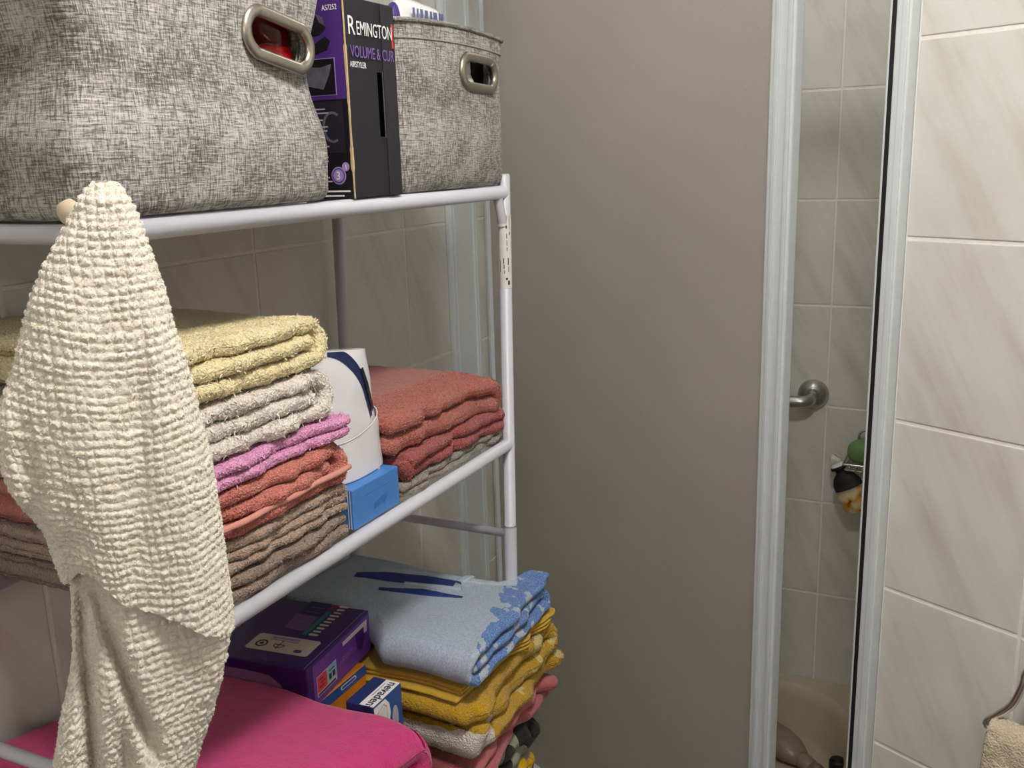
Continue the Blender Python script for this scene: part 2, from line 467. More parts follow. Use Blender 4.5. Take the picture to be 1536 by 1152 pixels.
box('edge_strip', (0.0085, 0.002, (za + zb) / 2), (0.0085, 0.014, zb - za), M['white_profile'], dr_, 0.001, M=Ms)

# ------------------------------------------------------------------ shower tray
def build_tray():
    outer = np.array([(LX + 0.002, 1.80), (LX + 0.002, BY - 0.002), (SX - 0.002 + 0.02, BY - 0.002), (SX + 0.018, 1.42)])
    c = outer.mean(0); n = 96
    def radial(poly, rnd):
        P = smooth_path(np.concatenate([np.linspace(poly[i], poly[(i + 1) % 4], 12, endpoint=False) for i in range(4)]), 0.004, True)
        th = np.linspace(-np.pi, np.pi, n, endpoint=False)
        a = np.arctan2(P[:, 1] - c[1], P[:, 0] - c[0]); r = np.hypot(P[:, 0] - c[0], P[:, 1] - c[1])
        o = np.argsort(a); r = np.interp(th, a[o], r[o], period=2 * np.pi)
        if rnd:
            for _ in range(rnd): r = np.minimum(r, (np.roll(r, 1) + np.roll(r, -1)) / 2)
        return c + np.stack([np.cos(th), np.sin(th)], 1) * r[:, None]
    inn = np.array([(LX + 0.06, 1.83), (LX + 0.06, BY - 0.045), (SX - 0.055, BY - 0.045), (SX - 0.055, 1.50)])
    L0 = radial(outer, 0); L1 = radial(inn, 26)
    rings = []
    for L, z in ((L0, 0.002), (L0, TRAY_Z), (c + (L1 - c) * 1.03, TRAY_Z), (c + (L1 - c) * 1.0, TRAY_Z - 0.006), (c + (L1 - c) * 0.975, TRAY_Z - 0.03),
                 (c + (L1 - c) * 0.94, TRAY_Z - 0.115), (c + (L1 - c) * 0.89, TRAY_Z - 0.145), (c + (L1 - c) * 0.8, TRAY_Z - 0.152), (c + (L1 - c) * 0.3, TRAY_Z - 0.156)):
        rings.append(np.concatenate([L, np.full((n, 1), z)], 1))
    V = np.concatenate(rings); F = grid_faces(len(rings), n, False, True)[:, ::-1].tolist()
    F.append(list(range((len(rings) - 1) * n, len(rings) * n))); F.append(list(range(n))[::-1])
    o = mesh_obj('shower_tray', V, F, M['tray'])
    for p in o.data.polygons: p.use_smooth = p.center.z + WL[o][2] < TRAY_Z - 0.001 and len(p.vertices) == 4 and p.normal.z > 0.02
    tag(o, 'deep cream shower tray with a rounded basin behind the frosted door', 'shower tray')
build_tray()

# ------------------------------------------------------------------ storage rack
FX, BX = -0.600, -0.886                      # front and back tube planes
YN, YF = 0.508, 1.222                        # near and far ends
R1 = 0.0088
SH = [H - 0.047, H - 0.412, H - 0.965]       # shelf tube heights
def lean(z): return 0.028 * (z - (H - 0.05))   # the rack leans a little
def P3(x, y, z): return (x, y + lean(z), z)
rack = thing('storage_rack', ((FX + BX) / 2, (YN + YF) / 2 + lean(0), 0.0), 'white tubular metal storage rack with open shelves against the tiled wall', 'rack')
ZS = H - 0.553
for x in (FX, BX):
    for y in (YN, YF):
        top = H - (0.022 if (x, y) != (FX, YN) else 0.040)
        p = tube('post', [P3(x, y, ZS + 0.012), P3(x, y, top - 0.002), P3(x, y, top)], [R1, R1, R1 * 0.8], M['white_metal'], rack, 18)
        tube('post_foot_section', [P3(x, y, 0.012), P3(x, y, ZS + 0.010), P3(x, y, ZS + 0.014)], [R1 * 1.1, R1 * 1.1, R1], M['white_metal'], rack, 18)
        tube('rubber_foot', [P3(x, y, 0.0), P3(x, y, 0.016)], 0.012, M['rubber'], rack, 18)
        if x == FX and y == YF: far_post = p
for si, z in enumerate(SH):
    for x, nm in ((FX, 'front_bar'), (BX, 'back_bar')):
        tube(nm, [P3(x, YN + 0.004, z), P3(x, YF - 0.004, z)], R1 * (1.0 if si else 1.05), M['white_metal'], rack, 18)
    for y in ((YN if si != 1 else 0.680), YF):
        tube('side_bar', [P3(FX - 0.004, y, z), P3(BX + 0.004, y, z)], R1 * 0.9, M['white_metal'], rack, 16)
    for k_ in range(9):
        x = FX - 0.03 - k_ * (FX - BX - 0.06) / 8
        tube('shelf_rod', [P3(x, (YN if si != 1 else 0.672) + 0.006, z + 0.004), P3(x, YF - 0.006, z + 0.004)], 0.0028, M['white_metal'], rack, 8)
for y in (YN, YF):
    zq = ZS if y == YF else H - 0.522
    tube('stretcher', [P3(FX - 0.004, y, zq), P3(BX + 0.004, y, zq)], R1 * 0.72, M['white_metal'], rack, 16)
# curved gusset below the top shelf bar at the far post
gp = smooth_path([P3(FX - 0.001, YF - 0.020, SH[0] - 0.004), P3(FX, YF - 0.014, SH[0] - 0.022), P3(FX, YF - 0.006, SH[0] - 0.045)], 0.004)
tube('gusset', gp, 0.0068, M['white_metal'], rack, 12)
def screw(x, y, z):
    Mx = frame(Vector(P3(x, y, z)), (0, 0, 1), (1, 0, 0), (0, 1, 0))
    lathe('screw', [(0.0042, 0.0), (0.0042, 0.0012), (0.0028, 0.0026), (0.001, 0.0026), (0.001, 0.0014)], M['steel'], rack, Mx, 16)
screw(FX + 0.001, YF + R1 * 0.95, SH[0] + 0.006); screw(FX + 0.002, YF + R1, ZS - 0.001); screw(FX, YN + R1, H - 0.522)
# printed paper label wrapped round the far post
th = np.linspace(-2.9, 0.7, 22)
zt, zb_ = H - 0.078, H - 0.181
V = []
for z in (zt, zb_):
    for r in (R1 + 0.0004,):
        for t in th:
            c_ = P3(FX, YF, z); V.append((c_[0] + r * math.cos(t), c_[1] + r * math.sin(t), z))
n_ = len(th)
lab = mesh_obj('paper_label', V, [[j, j + 1, j + 1 + n_, j + n_] for j in range(n_ - 1)], M['paper'], rack, smooth=True)
def label_mark(t0, t1, z0, z1):
    t0 -= 0.62; t1 -= 0.62
    tt = np.linspace(t0, t1, 4); V = []
    for z in (z1, z0):
        c_ = P3(FX, YF, z)
        for t in tt: V.append((c_[0] + (R1 + 0.0007) * math.cos(t), c_[1] + (R1 + 0.0007) * math.sin(t), z))
    mesh_obj('print_mark', V, [[j, j + 1, j + 5, j + 4] for j in range(3)], M['black'], lab)
for t, z0, z1, wd in ((-0.28, 0.080, 0.097, 0.2), (0.25, 0.079, 0.098, 0.09), (-0.22, 0.104, 0.111, 0.12), (-0.20, 0.113, 0.121, 0.1), (-0.19, 0.123, 0.128, 0.12), (0.3, 0.102, 0.106, 0.12),
                      (-1.35, 0.140, 0.158, 0.1), (-0.72, 0.138, 0.146, 0.12), (-0.70, 0.147, 0.153, 0.12), (-0.62, 0.155, 0.160, 0.12), (-0.05, 0.138, 0.148, 0.16), (0.02, 0.150, 0.158, 0.12), (-0.3, 0.166, 0.169, 0.3), (0.02, 0.170, 0.176, 0.3)):
    label_mark(t - wd / 2, t + wd / 2, H - z1, H - z0)

# ------------------------------------------------------------------ fabric baskets
def stadium(w_, h_, n=14):
    r = h_ / 2; a = w_ / 2 - r; pts = []
    for i in range(n + 1): t = -math.pi / 2 + math.pi * i / n; pts.append((a + r * math.cos(t), r * math.sin(t)))
    for i in range(n + 1): t = math.pi / 2 + math.pi * i / n; pts.append((-a + r * math.cos(t), r * math.sin(t)))
    return pts

def make_basket(y0, y1, x0, x1, z0, z1, hy, hz, tilt, label, pinch, seed, sag, hw, hh):
    cx, cy = (x0 + x1) / 2, (y0 + y1) / 2; ax, ay = (x1 - x0) / 2, (y1 - y0) / 2
    root = thing('fabric_basket', (cx, cy, z0), label, 'basket')
    n = 300
    q = np.linspace(0, 2 * np.pi, n, endpoint=False) + np.pi
    e = 2 / 16.0
    cxs = np.sign(np.cos(q)) * np.abs(np.cos(q)) ** e; cys = np.sign(np.sin(q)) * np.abs(np.sin(q)) ** e
    L = np.stack([cxs * ax, cys * ay], 1)
    # even spacing
    Lc = np.concatenate([L, L[:1]]); s = np.concatenate([[0], np.cumsum(np.linalg.norm(np.diff(Lc, axis=0), axis=1))])
    qq = np.linspace(0, s[-1], n, endpoint=False); L = np.stack([np.interp(qq, s, Lc[:, 0]), np.interp(qq, s, Lc[:, 1])], 1)
    per = s[-1]
    hs = np.concatenate([[0.0, 0.0015, 0.005, 0.010], np.linspace(0.016, z1 - z0 - 0.004, 34), [z1 - z0]])
    V, UV = [], []
    def ring(h, inset):
        u = h / (z1 - z0)
        wd = pinch(u)
        rnd = 0.0
        if h < 0.012: rnd = 0.010 * (1 - math.sqrt(max(0, 1 - (1 - h / 0.012) ** 2)))
        P = np.stack([cx + L[:, 0], cy + L[:, 1], np.full(n, z0 + h)], 1)
        nx, ny = L[:, 0] / ax, L[:, 1] / ay
        P[:, 1] += np.sign(ny) * np.abs(ny) ** 3 * (wd - rnd - inset); P[:, 0] += np.sign(nx) * np.abs(nx) ** 3 * (wd * 0.5 - rnd - inset)
        bulge = np.sin(np.pi * np.clip(u, 0, 1)) ** 0.7
        P[:, 0] += np.sign(nx) * 0.010 * bulge * np.abs(nx) ** 3 * (1 - ny ** 2)
        nz = vnoise(P, 11, seed) * 0.0045 * bulge
        P[:, 0] += nx * nz; P[:, 1] += ny * nz
        # rim and floor sag between the corners
        P[:, 2] += sag * (1 - ny ** 2) * u ** 3
        return P
    for h in hs:
        V.append(ring(h, 0.0)); UV.append(np.stack([qq, np.full(n, h)], 1))
    # hem band near the rim is a sub part, inner wall goes back down
    for h in hs[::-1][::4]:
        V.append(ring(max(h, 0.004), 0.004)); UV.append(np.stack([qq, np.full(n, h + 0.3)], 1))
    k_ = len(V); V = np.concatenate(V); UV = np.concatenate(UV)
    F = grid_faces(k_, n, False, True).tolist()
    F.append(list(range(n))[::-1]); F.append(list(range((k_ - 1) * n, k_ * n)))
    body = mesh_obj('body', V, F, M['fabric'], root, smooth=True, uv=UV)
    # grommet hole
    dv = np.hypot(V[:, 1] - hy, V[:, 2] - hz) + (V[:, 0] < cx) * 9
    near = V[np.argsort(dv)[:60]]; fx = near[:, 0].max()
    Mg = frame(Vector((fx, hy, hz)), (0, math.cos(tilt), math.sin(tilt)), (0, -math.sin(tilt), math.cos(tilt)), (1, 0, 0))
    pts = stadium(hw - 0.016, hh - 0.016)
    bm = bmesh.new()
    a = [bm.verts.new(Mg @ Vector((p[0], p[1], 0.04))) for p in pts]; b = [bm.verts.new(Mg @ Vector((p[0], p[1], -0.03))) for p in pts]
    bm.faces.new(a); bm.faces.new(b[::-1])
    for i in range(len(pts)): bm.faces.new([a[i], b[i], b[(i + 1) % len(pts)], a[(i + 1) % len(pts)]])
    bmesh.ops.recalc_face_normals(bm, faces=bm.faces[:])
    cut = bm_obj('cut', bm, None)
    md = body.modifiers.new('hole', 'BOOLEAN'); md.object = cut; md.operation = 'DIFFERENCE'; md.solver = 'EXACT'
    bpy.context.view_layer.update()
    me = bpy.data.meshes.new_from_object(body.evaluated_get(bpy.context.evaluated_depsgraph_get()))
    body.modifiers.clear(); old = body.data; body.data = me; bpy.data.meshes.remove(old)
    bpy.data.objects.remove(cut)
    # metal ring: oval section swept round the stadium
    P = np.array(smooth_path([(p[0], p[1], 0) for p in stadium(hw - 0.010, hh - 0.010, 10)], 0.0022, True)); m = len(P)
    T = np.roll(P, -1, 0) - np.roll(P, 1, 0); T /= np.linalg.norm(T, axis=1)[:, None]
    Nn = np.cross(T, [0, 0, 1.0]); ph = np.linspace(0, 2 * np.pi, 14, endpoint=False)
    # find the fabric face depth around the grommet so that the ring hugs it
    VV = np.concatenate([P[i] + (np.cos(ph)[:, None] * Nn[i] * 0.0058 + np.sin(ph)[:, None] * np.array([0, 0, 0.0042])) for i in range(m)])
    VV = np.array([(Mg @ Vector(v + np.array([0, 0, 0.0015])))[:] for v in VV])
    g = mesh_obj('grommet', VV, grid_faces(m, 14, True, True), M['nickel'], root, smooth=True)
    # stitched hem line below the rim
    hm = ring(z1 - z0 - 0.019, -0.0006)
    Vh, Fh = tube_geo(hm, 0.0009, 6, True)
    mesh_obj('hem_seam', Vh, Fh, M['fabric'], root, smooth=True, uv=np.zeros((len(Vh), 2)))
    lp = ring(z1 - z0 - 0.0005, -0.0012)
    Vh, Fh = tube_geo(lp, 0.0026, 8, True)
    uvr = np.repeat(np.stack([qq, np.full(n, 0.5)], 1), 8, 0); uvr[:, 1] += np.tile(np.linspace(0, 0.016, 8), n)
    mesh_obj('rim', Vh, Fh, M['fabric'], root, smooth=True, uv=uvr)
    return root

ZT = SH[0] + R1 * 1.05 + 0.0006
def pinch1(u): return 0.004 + 0.014 * u ** 2.5 - 0.010 * math.exp(-((u - 0.60) / 0.2) ** 2) + 0.004 * math.exp(-((u - 0.0) / 0.12) ** 2) + 0.006 * math.exp(-((u - 0.25) / 0.15) ** 2)
def pinch2(u): return 0.002 + 0.006 * u ** 3 - 0.003 * math.exp(-((u - 0.75) / 0.2) ** 2)
bk1 = make_basket(0.512, 0.808, -0.884, -0.594, ZT, H + 0.180, 0.737, H + 0.110, -0.16, 'large grey melange fabric basket with red bottles behind its metal handle ring', pinch1, 3, 0.004, 0.099, 0.047)
bk2 = make_basket(0.950, 1.217, -0.880, -0.594, ZT, H + 0.152, 1.131, H + 0.105, -0.03, 'smaller grey melange fabric basket holding a white and purple pack', pinch2, 9, 0.006, 0.100, 0.045)

def bottle(name, c, r, h, mats, label, cat, caph=0.03, tiltM=None):
    root = thing(name, c, label, cat)
    Mx = Matrix.Translation(c) @ (tiltM or Matrix.Identity(4))
    lathe('body', [(r * 0.9, 0), (r, 0.004), (r, h * 0.7), (r * 0.9, h * 0.82), (r * 0.5, h * 0.95), (r * 0.42, h)], mats[0], root, Mx)
    lathe('cap', [(r * 0.6, h), (r * 0.62, h + 0.002), (r * 0.58, h + caph), (r * 0.5, h + caph + 0.002)], mats[1], root, Mx)
    return root
def jar(name, c, prof1, prof2, mats, label, cat, parts=('body', 'cap')):
    root = thing(name, c, label, cat); Mx = Matrix.Translation(c)
    lathe(parts[0], prof1, mats[0], root, Mx); lathe(parts[1], prof2, mats[1], root, Mx)
    return root
jar('bottle', (-0.6310, 0.768, ZT + 0.006), [(0.025, 0), (0.0290, 0.004), (0.0290, 0.134), (0.026, 0.140)], [(0.0255, 0.140), (0.0282, 0.142), (0.0282, 0.185), (0.024, 0.188)], (M['red_plastic'], M['dark_red']), 'glossy red bottle seen through the handle ring of the large basket', 'bottle')
jar('bottle', (-0.6140, 1.139, ZT + 0.006), [(0.0125, 0), (0.0145, 0.004), (0.0145, 0.128), (0.010, 0.138)], [(0.0105, 0.138), (0.011, 0.139), (0.0105, 0.158), (0.008, 0.160)], (M['white_plastic'], M['white_plastic']), 'white plastic bottle seen through the handle ring of the smaller basket', 'bottle')
bk_in = thing('black_pouch', (-0.642, 1.178, ZT + 0.006), 'black pouch inside the smaller basket', 'pouch')
box('body', (-0.636, 1.183, ZT + 0.006 + 0.085), (0.044, 0.044, 0.17), M['dark_inside'], bk_in, 0.008, 3)
box('zip', (-0.636, 1.183, ZT + 0.006 + 0.171), (0.006, 0.034, 0.004), M['rubber'], bk_in, 0.001)

# pack lying on top of the smaller basket
def soft_pack():
    root = thing('wipes_pack', (-0.628, 1.05, ZT + 0.007), 'white plastic pack with blue stripes and purple corners sticking out of the smaller basket', 'pack')
    ny, nz = 40, 12
    def surf(name, y0, y1, mat, grow=0.0, x_lo=0.0, x_hi=1.0):
        V = []
        yy = np.linspace(y0, y1, ny); ph = np.linspace(0, 2 * np.pi, 28, endpoint=False)
        for y in yy:
            t = (y - 0.985) / (1.125 - 0.985)
            zt_ = H + 0.186 - 0.004 * t; zb2 = ZT + 0.009
            thk = 0.018 * (1 - 0.75 * abs(2 * t - 1) ** 4) + grow
            zm = (zt_ + zb2) / 2; hz_ = (zt_ - zb2) / 2 * (1 - 0.25 * abs(2 * t - 1) ** 6) + grow
            for p in ph: V.append((-0.628 + thk * np.sign(math.cos(p)) * abs(math.cos(p)) ** 0.8, y, zm + hz_ * np.sign(math.sin(p)) * abs(math.sin(p)) ** 0.55))
        V = np.array(V); V += vnoise3(V, 45, 5) * 0.0018
        F = grid_faces(ny, 28, False, True).tolist(); F.append(list(range(28))[::-1]); F.append(list(range((ny - 1) * 28, ny * 28)))
        return mesh_obj(name, V, F, mat, root, smooth=True)
    b = surf('wrapper', 0.985, 1.125, M['white_plastic'])
    k2 = plain('purple_film', (66, 44, 120), 0.35); k3 = plain('blue_stripe', (96, 110, 150), 0.4)
    surf('purple_corner', 0.983, 1.000, k2, 0.0006); surf('purple_corner', 1.102, 1.1265, k2, 0.0006)
    for y, w_ in ((1.018, 0.004), (1.027, 0.003), (1.036, 0.005), (1.047, 0.006), (1.058, 0.004), (1.068, 0.008), (1.082, 0.010)):
        # stripes on the room side of the wrapper
        box('stripe', (-0.628 + 0.0182, y, H + 0.155), (0.0008, w_, 0.036), k3, root)
    bag = thing('pink_cap', (-0.640, 1.176, ZT + 0.0065), 'small pink red jar lid peeking over the rim of the smaller basket', 'jar')
    lathe('jar', [(0.012, 0.1735), (0.0135, 0.1740), (0.0135, 0.181), (0.012, 0.182)], M['white_plastic'], bag, Matrix.Translation((-0.640, 1.176, ZT + 0.0065)) )
    lathe('lid', [(0.0135, 0.182), (0.014, 0.183), (0.014, 0.194), (0.012, 0.196)], plain('pink_lid', (222, 96, 120), 0.4), bag, Matrix.Translation((-0.640, 1.176, ZT + 0.0065)))
soft_pack()

# ------------------------------------------------------------------ hair styler box
def styler_box():
    y0, y1, x1, x0 = 0.850, 0.941, -0.592, -0.830
    z0, z1 = ZT, H + 0.164
    root = thing('styler_box', ((x0 + x1) / 2, (y0 + y1) / 2, z0), 'worn dark cardboard hair styler box with white and violet lettering between two baskets', 'box')
    bm = box_bm(((x0 + x1) / 2, (y0 + y1) / 2, (z0 + z1) / 2), (x1 - x0, y1 - y0, z1 - z0), None, 0.001, 1)
    body = bm_obj('carton', bm, M['charcoal'], root)
    # slit in the front
    ys, zs0, zs1 = 0.9105, H + 0.026, H + 0.093
    cut = box('cut', (x1, ys, (zs0 + zs1) / 2), (0.03, 0.0105, zs1 - zs0), None)
    md = body.modifiers.new('slit', 'BOOLEAN'); md.object = cut; md.operation = 'DIFFERENCE'; md.solver = 'EXACT'
    bpy.context.view_layer.update()
    me = bpy.data.meshes.new_from_object(body.evaluated_get(bpy.context.evaluated_depsgraph_get()))
    body.modifiers.clear(); body.data = me; bpy.data.objects.remove(cut)
    box('slit_shade', (x1 - 0.0016, ys, (zs0 + zs1) / 2), (0.002, 0.0100, zs1 - zs0 - 0.0006), plain('slit_shade_black', (3, 3, 4), 1.0, 0.0, 0.0), root)  # black plate filling the slit, standing in for the shade inside
    box('slit_edge', (x1 + 0.0002, ys + 0.0052, (zs0 + zs1) / 2), (0.0008, 0.0009, zs1 - zs0 + 0.002), M['grey_print'], root)
    # flap panel right of the fold line
    box('flap', (x1 + 0.0008, 0.9295, (z0 + z1) / 2), (0.0018, 0.0245, z1 - z0 - 0.002), plain('charcoal_flap', (45, 43, 49), 0.6, 0.0, 0.3, gs=90), root, 0.0006, 1)
    Mf = frame(Vector((x1, y0, H)), (0, 1, 0), (0, 0, 1), (1, 0, 0))
    text('lettering', 'R', Mf @ Matrix.Translation((0.0055, 0.1275, 0.0002)), 0.0265, M['white'], root, sx=0.86)
    text('lettering', 'EMINGTON', Mf @ Matrix.Translation((0.0182, 0.1278, 0.0022)), 0.0195, M['white'], root, sx=0.665)
    plate('red_bar', Mf, 0.0850, 0.0886, 0.1195, 0.1445, M['red_print'], root, 0.0003, 0.0018)
    text('lettering', 'VOLUME & CUR', Mf @ Matrix.Translation((0.0058, 0.1055, 0.0020)), 0.0165, M['violet_text'], root, sx=0.70)
    text('lettering', 'AIRSTYLER', Mf @ Matrix.Translation((0.0062, 0.0955, 0.0002)), 0.0085, M['white'], root, sx=0.72)
    # torn brown edge
    P = np.array([(x1 + 0.0004, y0 + 0.0006 * (1 if i % 2 else -1), H + z) for i, z in enumerate(np.linspace(-0.036, 0.10, 18))])
    V, F = [], []
    zz = np.linspace(-0.0375, 0.162, 60)
    wdt = 0.0005 + 0.0006 * np.abs(vnoise(np.stack([zz * 0, zz * 0, zz], 1), 60, 2)) + np.where((zz > 0.06) & (zz < 0.115), 0.0006, 0) + np.where((zz > -0.008) & (zz < 0.014), 0.0010, 0)
    wdt = np.where((zz > 0.118), 0.0006, wdt)
    for z, wd in zip(zz, wdt): V += [(x1 + 0.0006, y0 + wd, H + z), (x1 + 0.0006, y0 - 0.0008, H + z), (x1 - wd * 1.2, y0 - 0.0008, H + z)]
    for i in range(len(zz) - 1):
        a = i * 3; F += [[a, a + 3, a + 4, a + 1], [a + 1, a + 4, a + 5, a + 2]]
    mesh_obj('torn_edge', V, F, M['tan'], root)
    # camera-side panel: local x runs towards the front edge
    Ml = frame(Vector((x1, y0, H)), (1, 0, 0), (0, 0, 1), (0, -1, 0))
    plate('black_panel', Ml, -0.236, -0.0025, -0.0365, 0.064, M['card_black'], root, 0.0004)
    plate('purple_panel', Ml, -0.236, -0.0025, 0.064, 0.1635, M['card_purple'], root, 0.0004)
    pp = plate('picture_frame', Ml, -0.150, -0.014, 0.068, 0.105, M['lilac'], root, 0.0003, 0.0004)
    plate('picture_ground', Ml, -0.149, -0.0148, 0.0688, 0.1042, M['card_black'], pp, 0.0003, 0.0006)
    poly_plate('bag_picture', Ml, [(-0.058, 0.080), (-0.030, 0.074), (-0.022, 0.088), (-0.018, 0.099), (-0.032, 0.096), (-0.060, 0.098), (-0.064, 0.090)], M['grey_print'], root, 0.0012)
    poly_plate('nozzle_picture', Ml, [(-0.060, 0.146), (-0.034, 0.150), (-0.026, 0.145), (-0.022, 0.134), (-0.030, 0.128), (-0.060, 0.126)], M['black'], root, 0.0008)
    poly_plate('nozzle_glint', Ml, [(-0.034, 0.149), (-0.026, 0.1445), (-0.023, 0.136), (-0.030, 0.140)], M['grey_print'], root, 0.0011)
    poly_plate('brush_picture', Ml, [(-0.070, 0.112), (-0.040, 0.118), (-0.024, 0.126), (-0.018, 0.121), (-0.022, 0.113), (-0.040, 0.109), (-0.070, 0.106)], M['black'], root, 0.0008)
    text('lettering', 'AS7252', Ml @ Matrix.Translation((-0.007, 0.151, 0.0006)), 0.0075, M['white'], root, 'RIGHT', 0.8)
    gp_ = plate('grey_panel', Ml, -0.10, -0.008, 0.010, 0.062, plain('dark_grey_print', (38, 36, 44), 0.4), root, 0.0003, 0.0004)
    poly_plate('dryer_picture', Ml, [(-0.022 + 0.013 * math.cos(t), 0.036 + 0.016 * math.sin(t)) for t in np.linspace(0.9, 5.2, 16)] + [(-0.022 + 0.010 * math.cos(t), 0.036 + 0.0135 * math.sin(t)) for t in np.linspace(5.2, 0.9, 16)], M['grey_print'], root, 0.0010)
    for i, (zz_, a, b) in enumerate(((0.054, -0.06, -0.030), (0.050, -0.06, -0.026), (0.043, -0.06, -0.034), (0.036, -0.06, -0.028), (0.032, -0.06, -0.029), (0.021, -0.06, -0.034), (0.016, -0.06, -0.028), (0.005, -0.06, -0.030), (0.001, -0.06, -0.030), (-0.004, -0.06, -0.034), (-0.016, -0.06, -0.030), (-0.020, -0.06, -0.027))):
        plate('print_line', Ml, a, b, zz_, zz_ + 0.0014, M['grey_light'], root, 0.0003, 0.0008)
    bd = poly_plate('badge', Ml, disc_pts(-0.0185, -0.0135, 0.0092), M['lilac'], root, 0.0008)
    poly_plate('badge_ring', Ml, disc_pts(-0.0185, -0.0135, 0.0078), M['card_purple'], bd, 0.0011)
    poly_plate('badge_centre', Ml, disc_pts(-0.0185, -0.0135, 0.0064), M['lilac'], bd, 0.0014)
    text('badge_number', '3', Ml @ Matrix.Translation((-0.0215, -0.0175, 0.0016)), 0.0118, M['white'], bd)
    poly_plate('badge_small', Ml, disc_pts(-0.0088, -0.0045, 0.0046), M['lilac'], bd, 0.0010)
    text('badge_number', '1', Ml @ Matrix.Translation((-0.0102, -0.0072, 0.0012)), 0.0075, M['white'], bd)
    plate('print_line', Ml, -0.060, -0.005, -0.0305, -0.0288, M['white'], root, 0.0003, 0.0006)
    plate('print_line', Ml, -0.060, -0.013, -0.0352, -0.0336, M['white'], root, 0.0003, 0.0006)
styler_box()

# ------------------------------------------------------------------ folded cloth
def uturn(y, za, zb2, side, n=7):
    """half circle from (y,za) to (y,zb2) bulging to side"""
    c_ = (za + zb2) / 2; r = abs(za - zb2) / 2; out = []
    s0 = 1 if za > zb2 else -1
    for i in range(n + 1):
        t = math.pi / 2 - math.pi * i / n
        out.append((y + side * r * math.cos(t), c_ + s0 * r * math.sin(t)))
    return out

def spiral(y0, y1, zt, zb2, inner=0.0):
    h = (zt - zb2) / 3; a, b, c_ = zt - h / 2, zt - 1.5 * h, zt - 2.5 * h
    return [(y0, a), ((y0 + y1) / 2, a)] + uturn(y1 - 1.5 * h, a, c_, 1, 10) + [((y0 + y1) / 2, c_)] + uturn(y0 + h, c_, b, -1) + [((y0 + y1) / 2, b), (y1 - 2.3 * h - inner, b)]

def zigzag(y0, y1, zt, zb2, n, first=1, jit=0.0, seed=0):
    h = (zt - zb2) / n; pts = []; r_ = np.random.default_rng(seed)
    for i in range(n):
        z = zt - (i + 0.5) * h; a, b = (y0, y1) if (i % 2 == 0) == (first == 1) else (y1, y0)
        j0, j1 = r_.uniform(-jit, jit, 2)
        if i == 0: pts.append((a, z))
        pts.append(((y0 + y1) / 2, z))
        if i < n - 1:
            sd = 1 if b > a else -1
            pts += uturn(b - sd * h / 2 - sd * abs(j1), z, z - h, sd)
        else: pts.append((b, z))
    return pts

def folded(name, path, t, xb, xf, mat, label, cat, field, ds=0.0028, fine=0.06, dxf=0.0025, jx=0.004, pile=0.0009, seed=0, ragged=0.007, group=None, warp=None, mirror=False):
    """a sheet folded along `path` in the y-z plane, running in depth from xb (wall) to xf (room)"""
    if mirror:
        ya = min(p[0] for p in path); yb = max(p[0] for p in path); path = [(ya + yb - p[0], p[1]) for p in path]
    P = smooth_path(path, ds)
    T = np.gradient(P, axis=0); T /= np.linalg.norm(T, axis=1)[:, None] + 1e-9
    N = np.stack([-T[:, 1], T[:, 0]], 1); r = t / 2
    th = np.linspace(0, np.pi, 6)[1:-1]
    cap1 = np.array([P[-1] + r * (np.cos(a) * N[-1] + np.sin(a) * T[-1]) for a in th])
    cap0 = np.array([P[0] + r * (-np.cos(a) * N[0] - np.sin(a) * T[0]) for a in th])
    cen = np.concatenate([P, np.repeat(P[-1:], 4, 0), P[::-1], np.repeat(P[:1], 4, 0)])
    out = np.concatenate([P + N * r, cap1, P[::-1] - N[::-1] * r, cap0])
    nl = len(out)
    xs = list(np.arange(xb, xf - fine, 0.006)) + list(np.arange(xf - fine, xf - r, dxf))
    st = [(x, 1.0) for x in xs]
    st = [(xb - 0.0, 0.3)] + st
    for ph in np.linspace(0, np.pi / 2, 6): st.append((xf - r + r * math.sin(ph), max(0.02, math.cos(ph))))
    V = []
    rag = vnoise(np.concatenate([cen, np.zeros((nl, 1))], 1), 45, seed + 5) * ragged
    for x, s in st:
        yz = cen + (out - cen) * s
        fr_ = np.clip((x - (xf - 0.05)) / 0.05, 0, 1)
        V.append(np.stack([x + rag * fr_, yz[:, 0], yz[:, 1]], 1))
    k_ = len(V); V = np.concatenate(V)
    V[:, 0] += vnoise(V * np.array([0.2, 1, 1]), 24, seed + 3) * jx * np.clip((V[:, 0] - (xf - 0.08)) / 0.08, 0, 1)
    if field is not None: V[:, 2] += field(V[:, 0], V[:, 1])
    if warp is not None: V = warp(V)
    if pile:
        V += vnoise3(V, 300, seed) * pile * 0.6 + vnoise3(V, 90, seed + 1) * pile * 1.2
    F = grid_faces(k_, nl, False, True)
    F = (F if mirror else F[:, ::-1]).tolist()
    F.append(list(range(nl))[::-1] if mirror else list(range(nl)))
    o = mesh_obj(name, V, F, mat, smooth=True)
    return tag(o, label, cat, group)

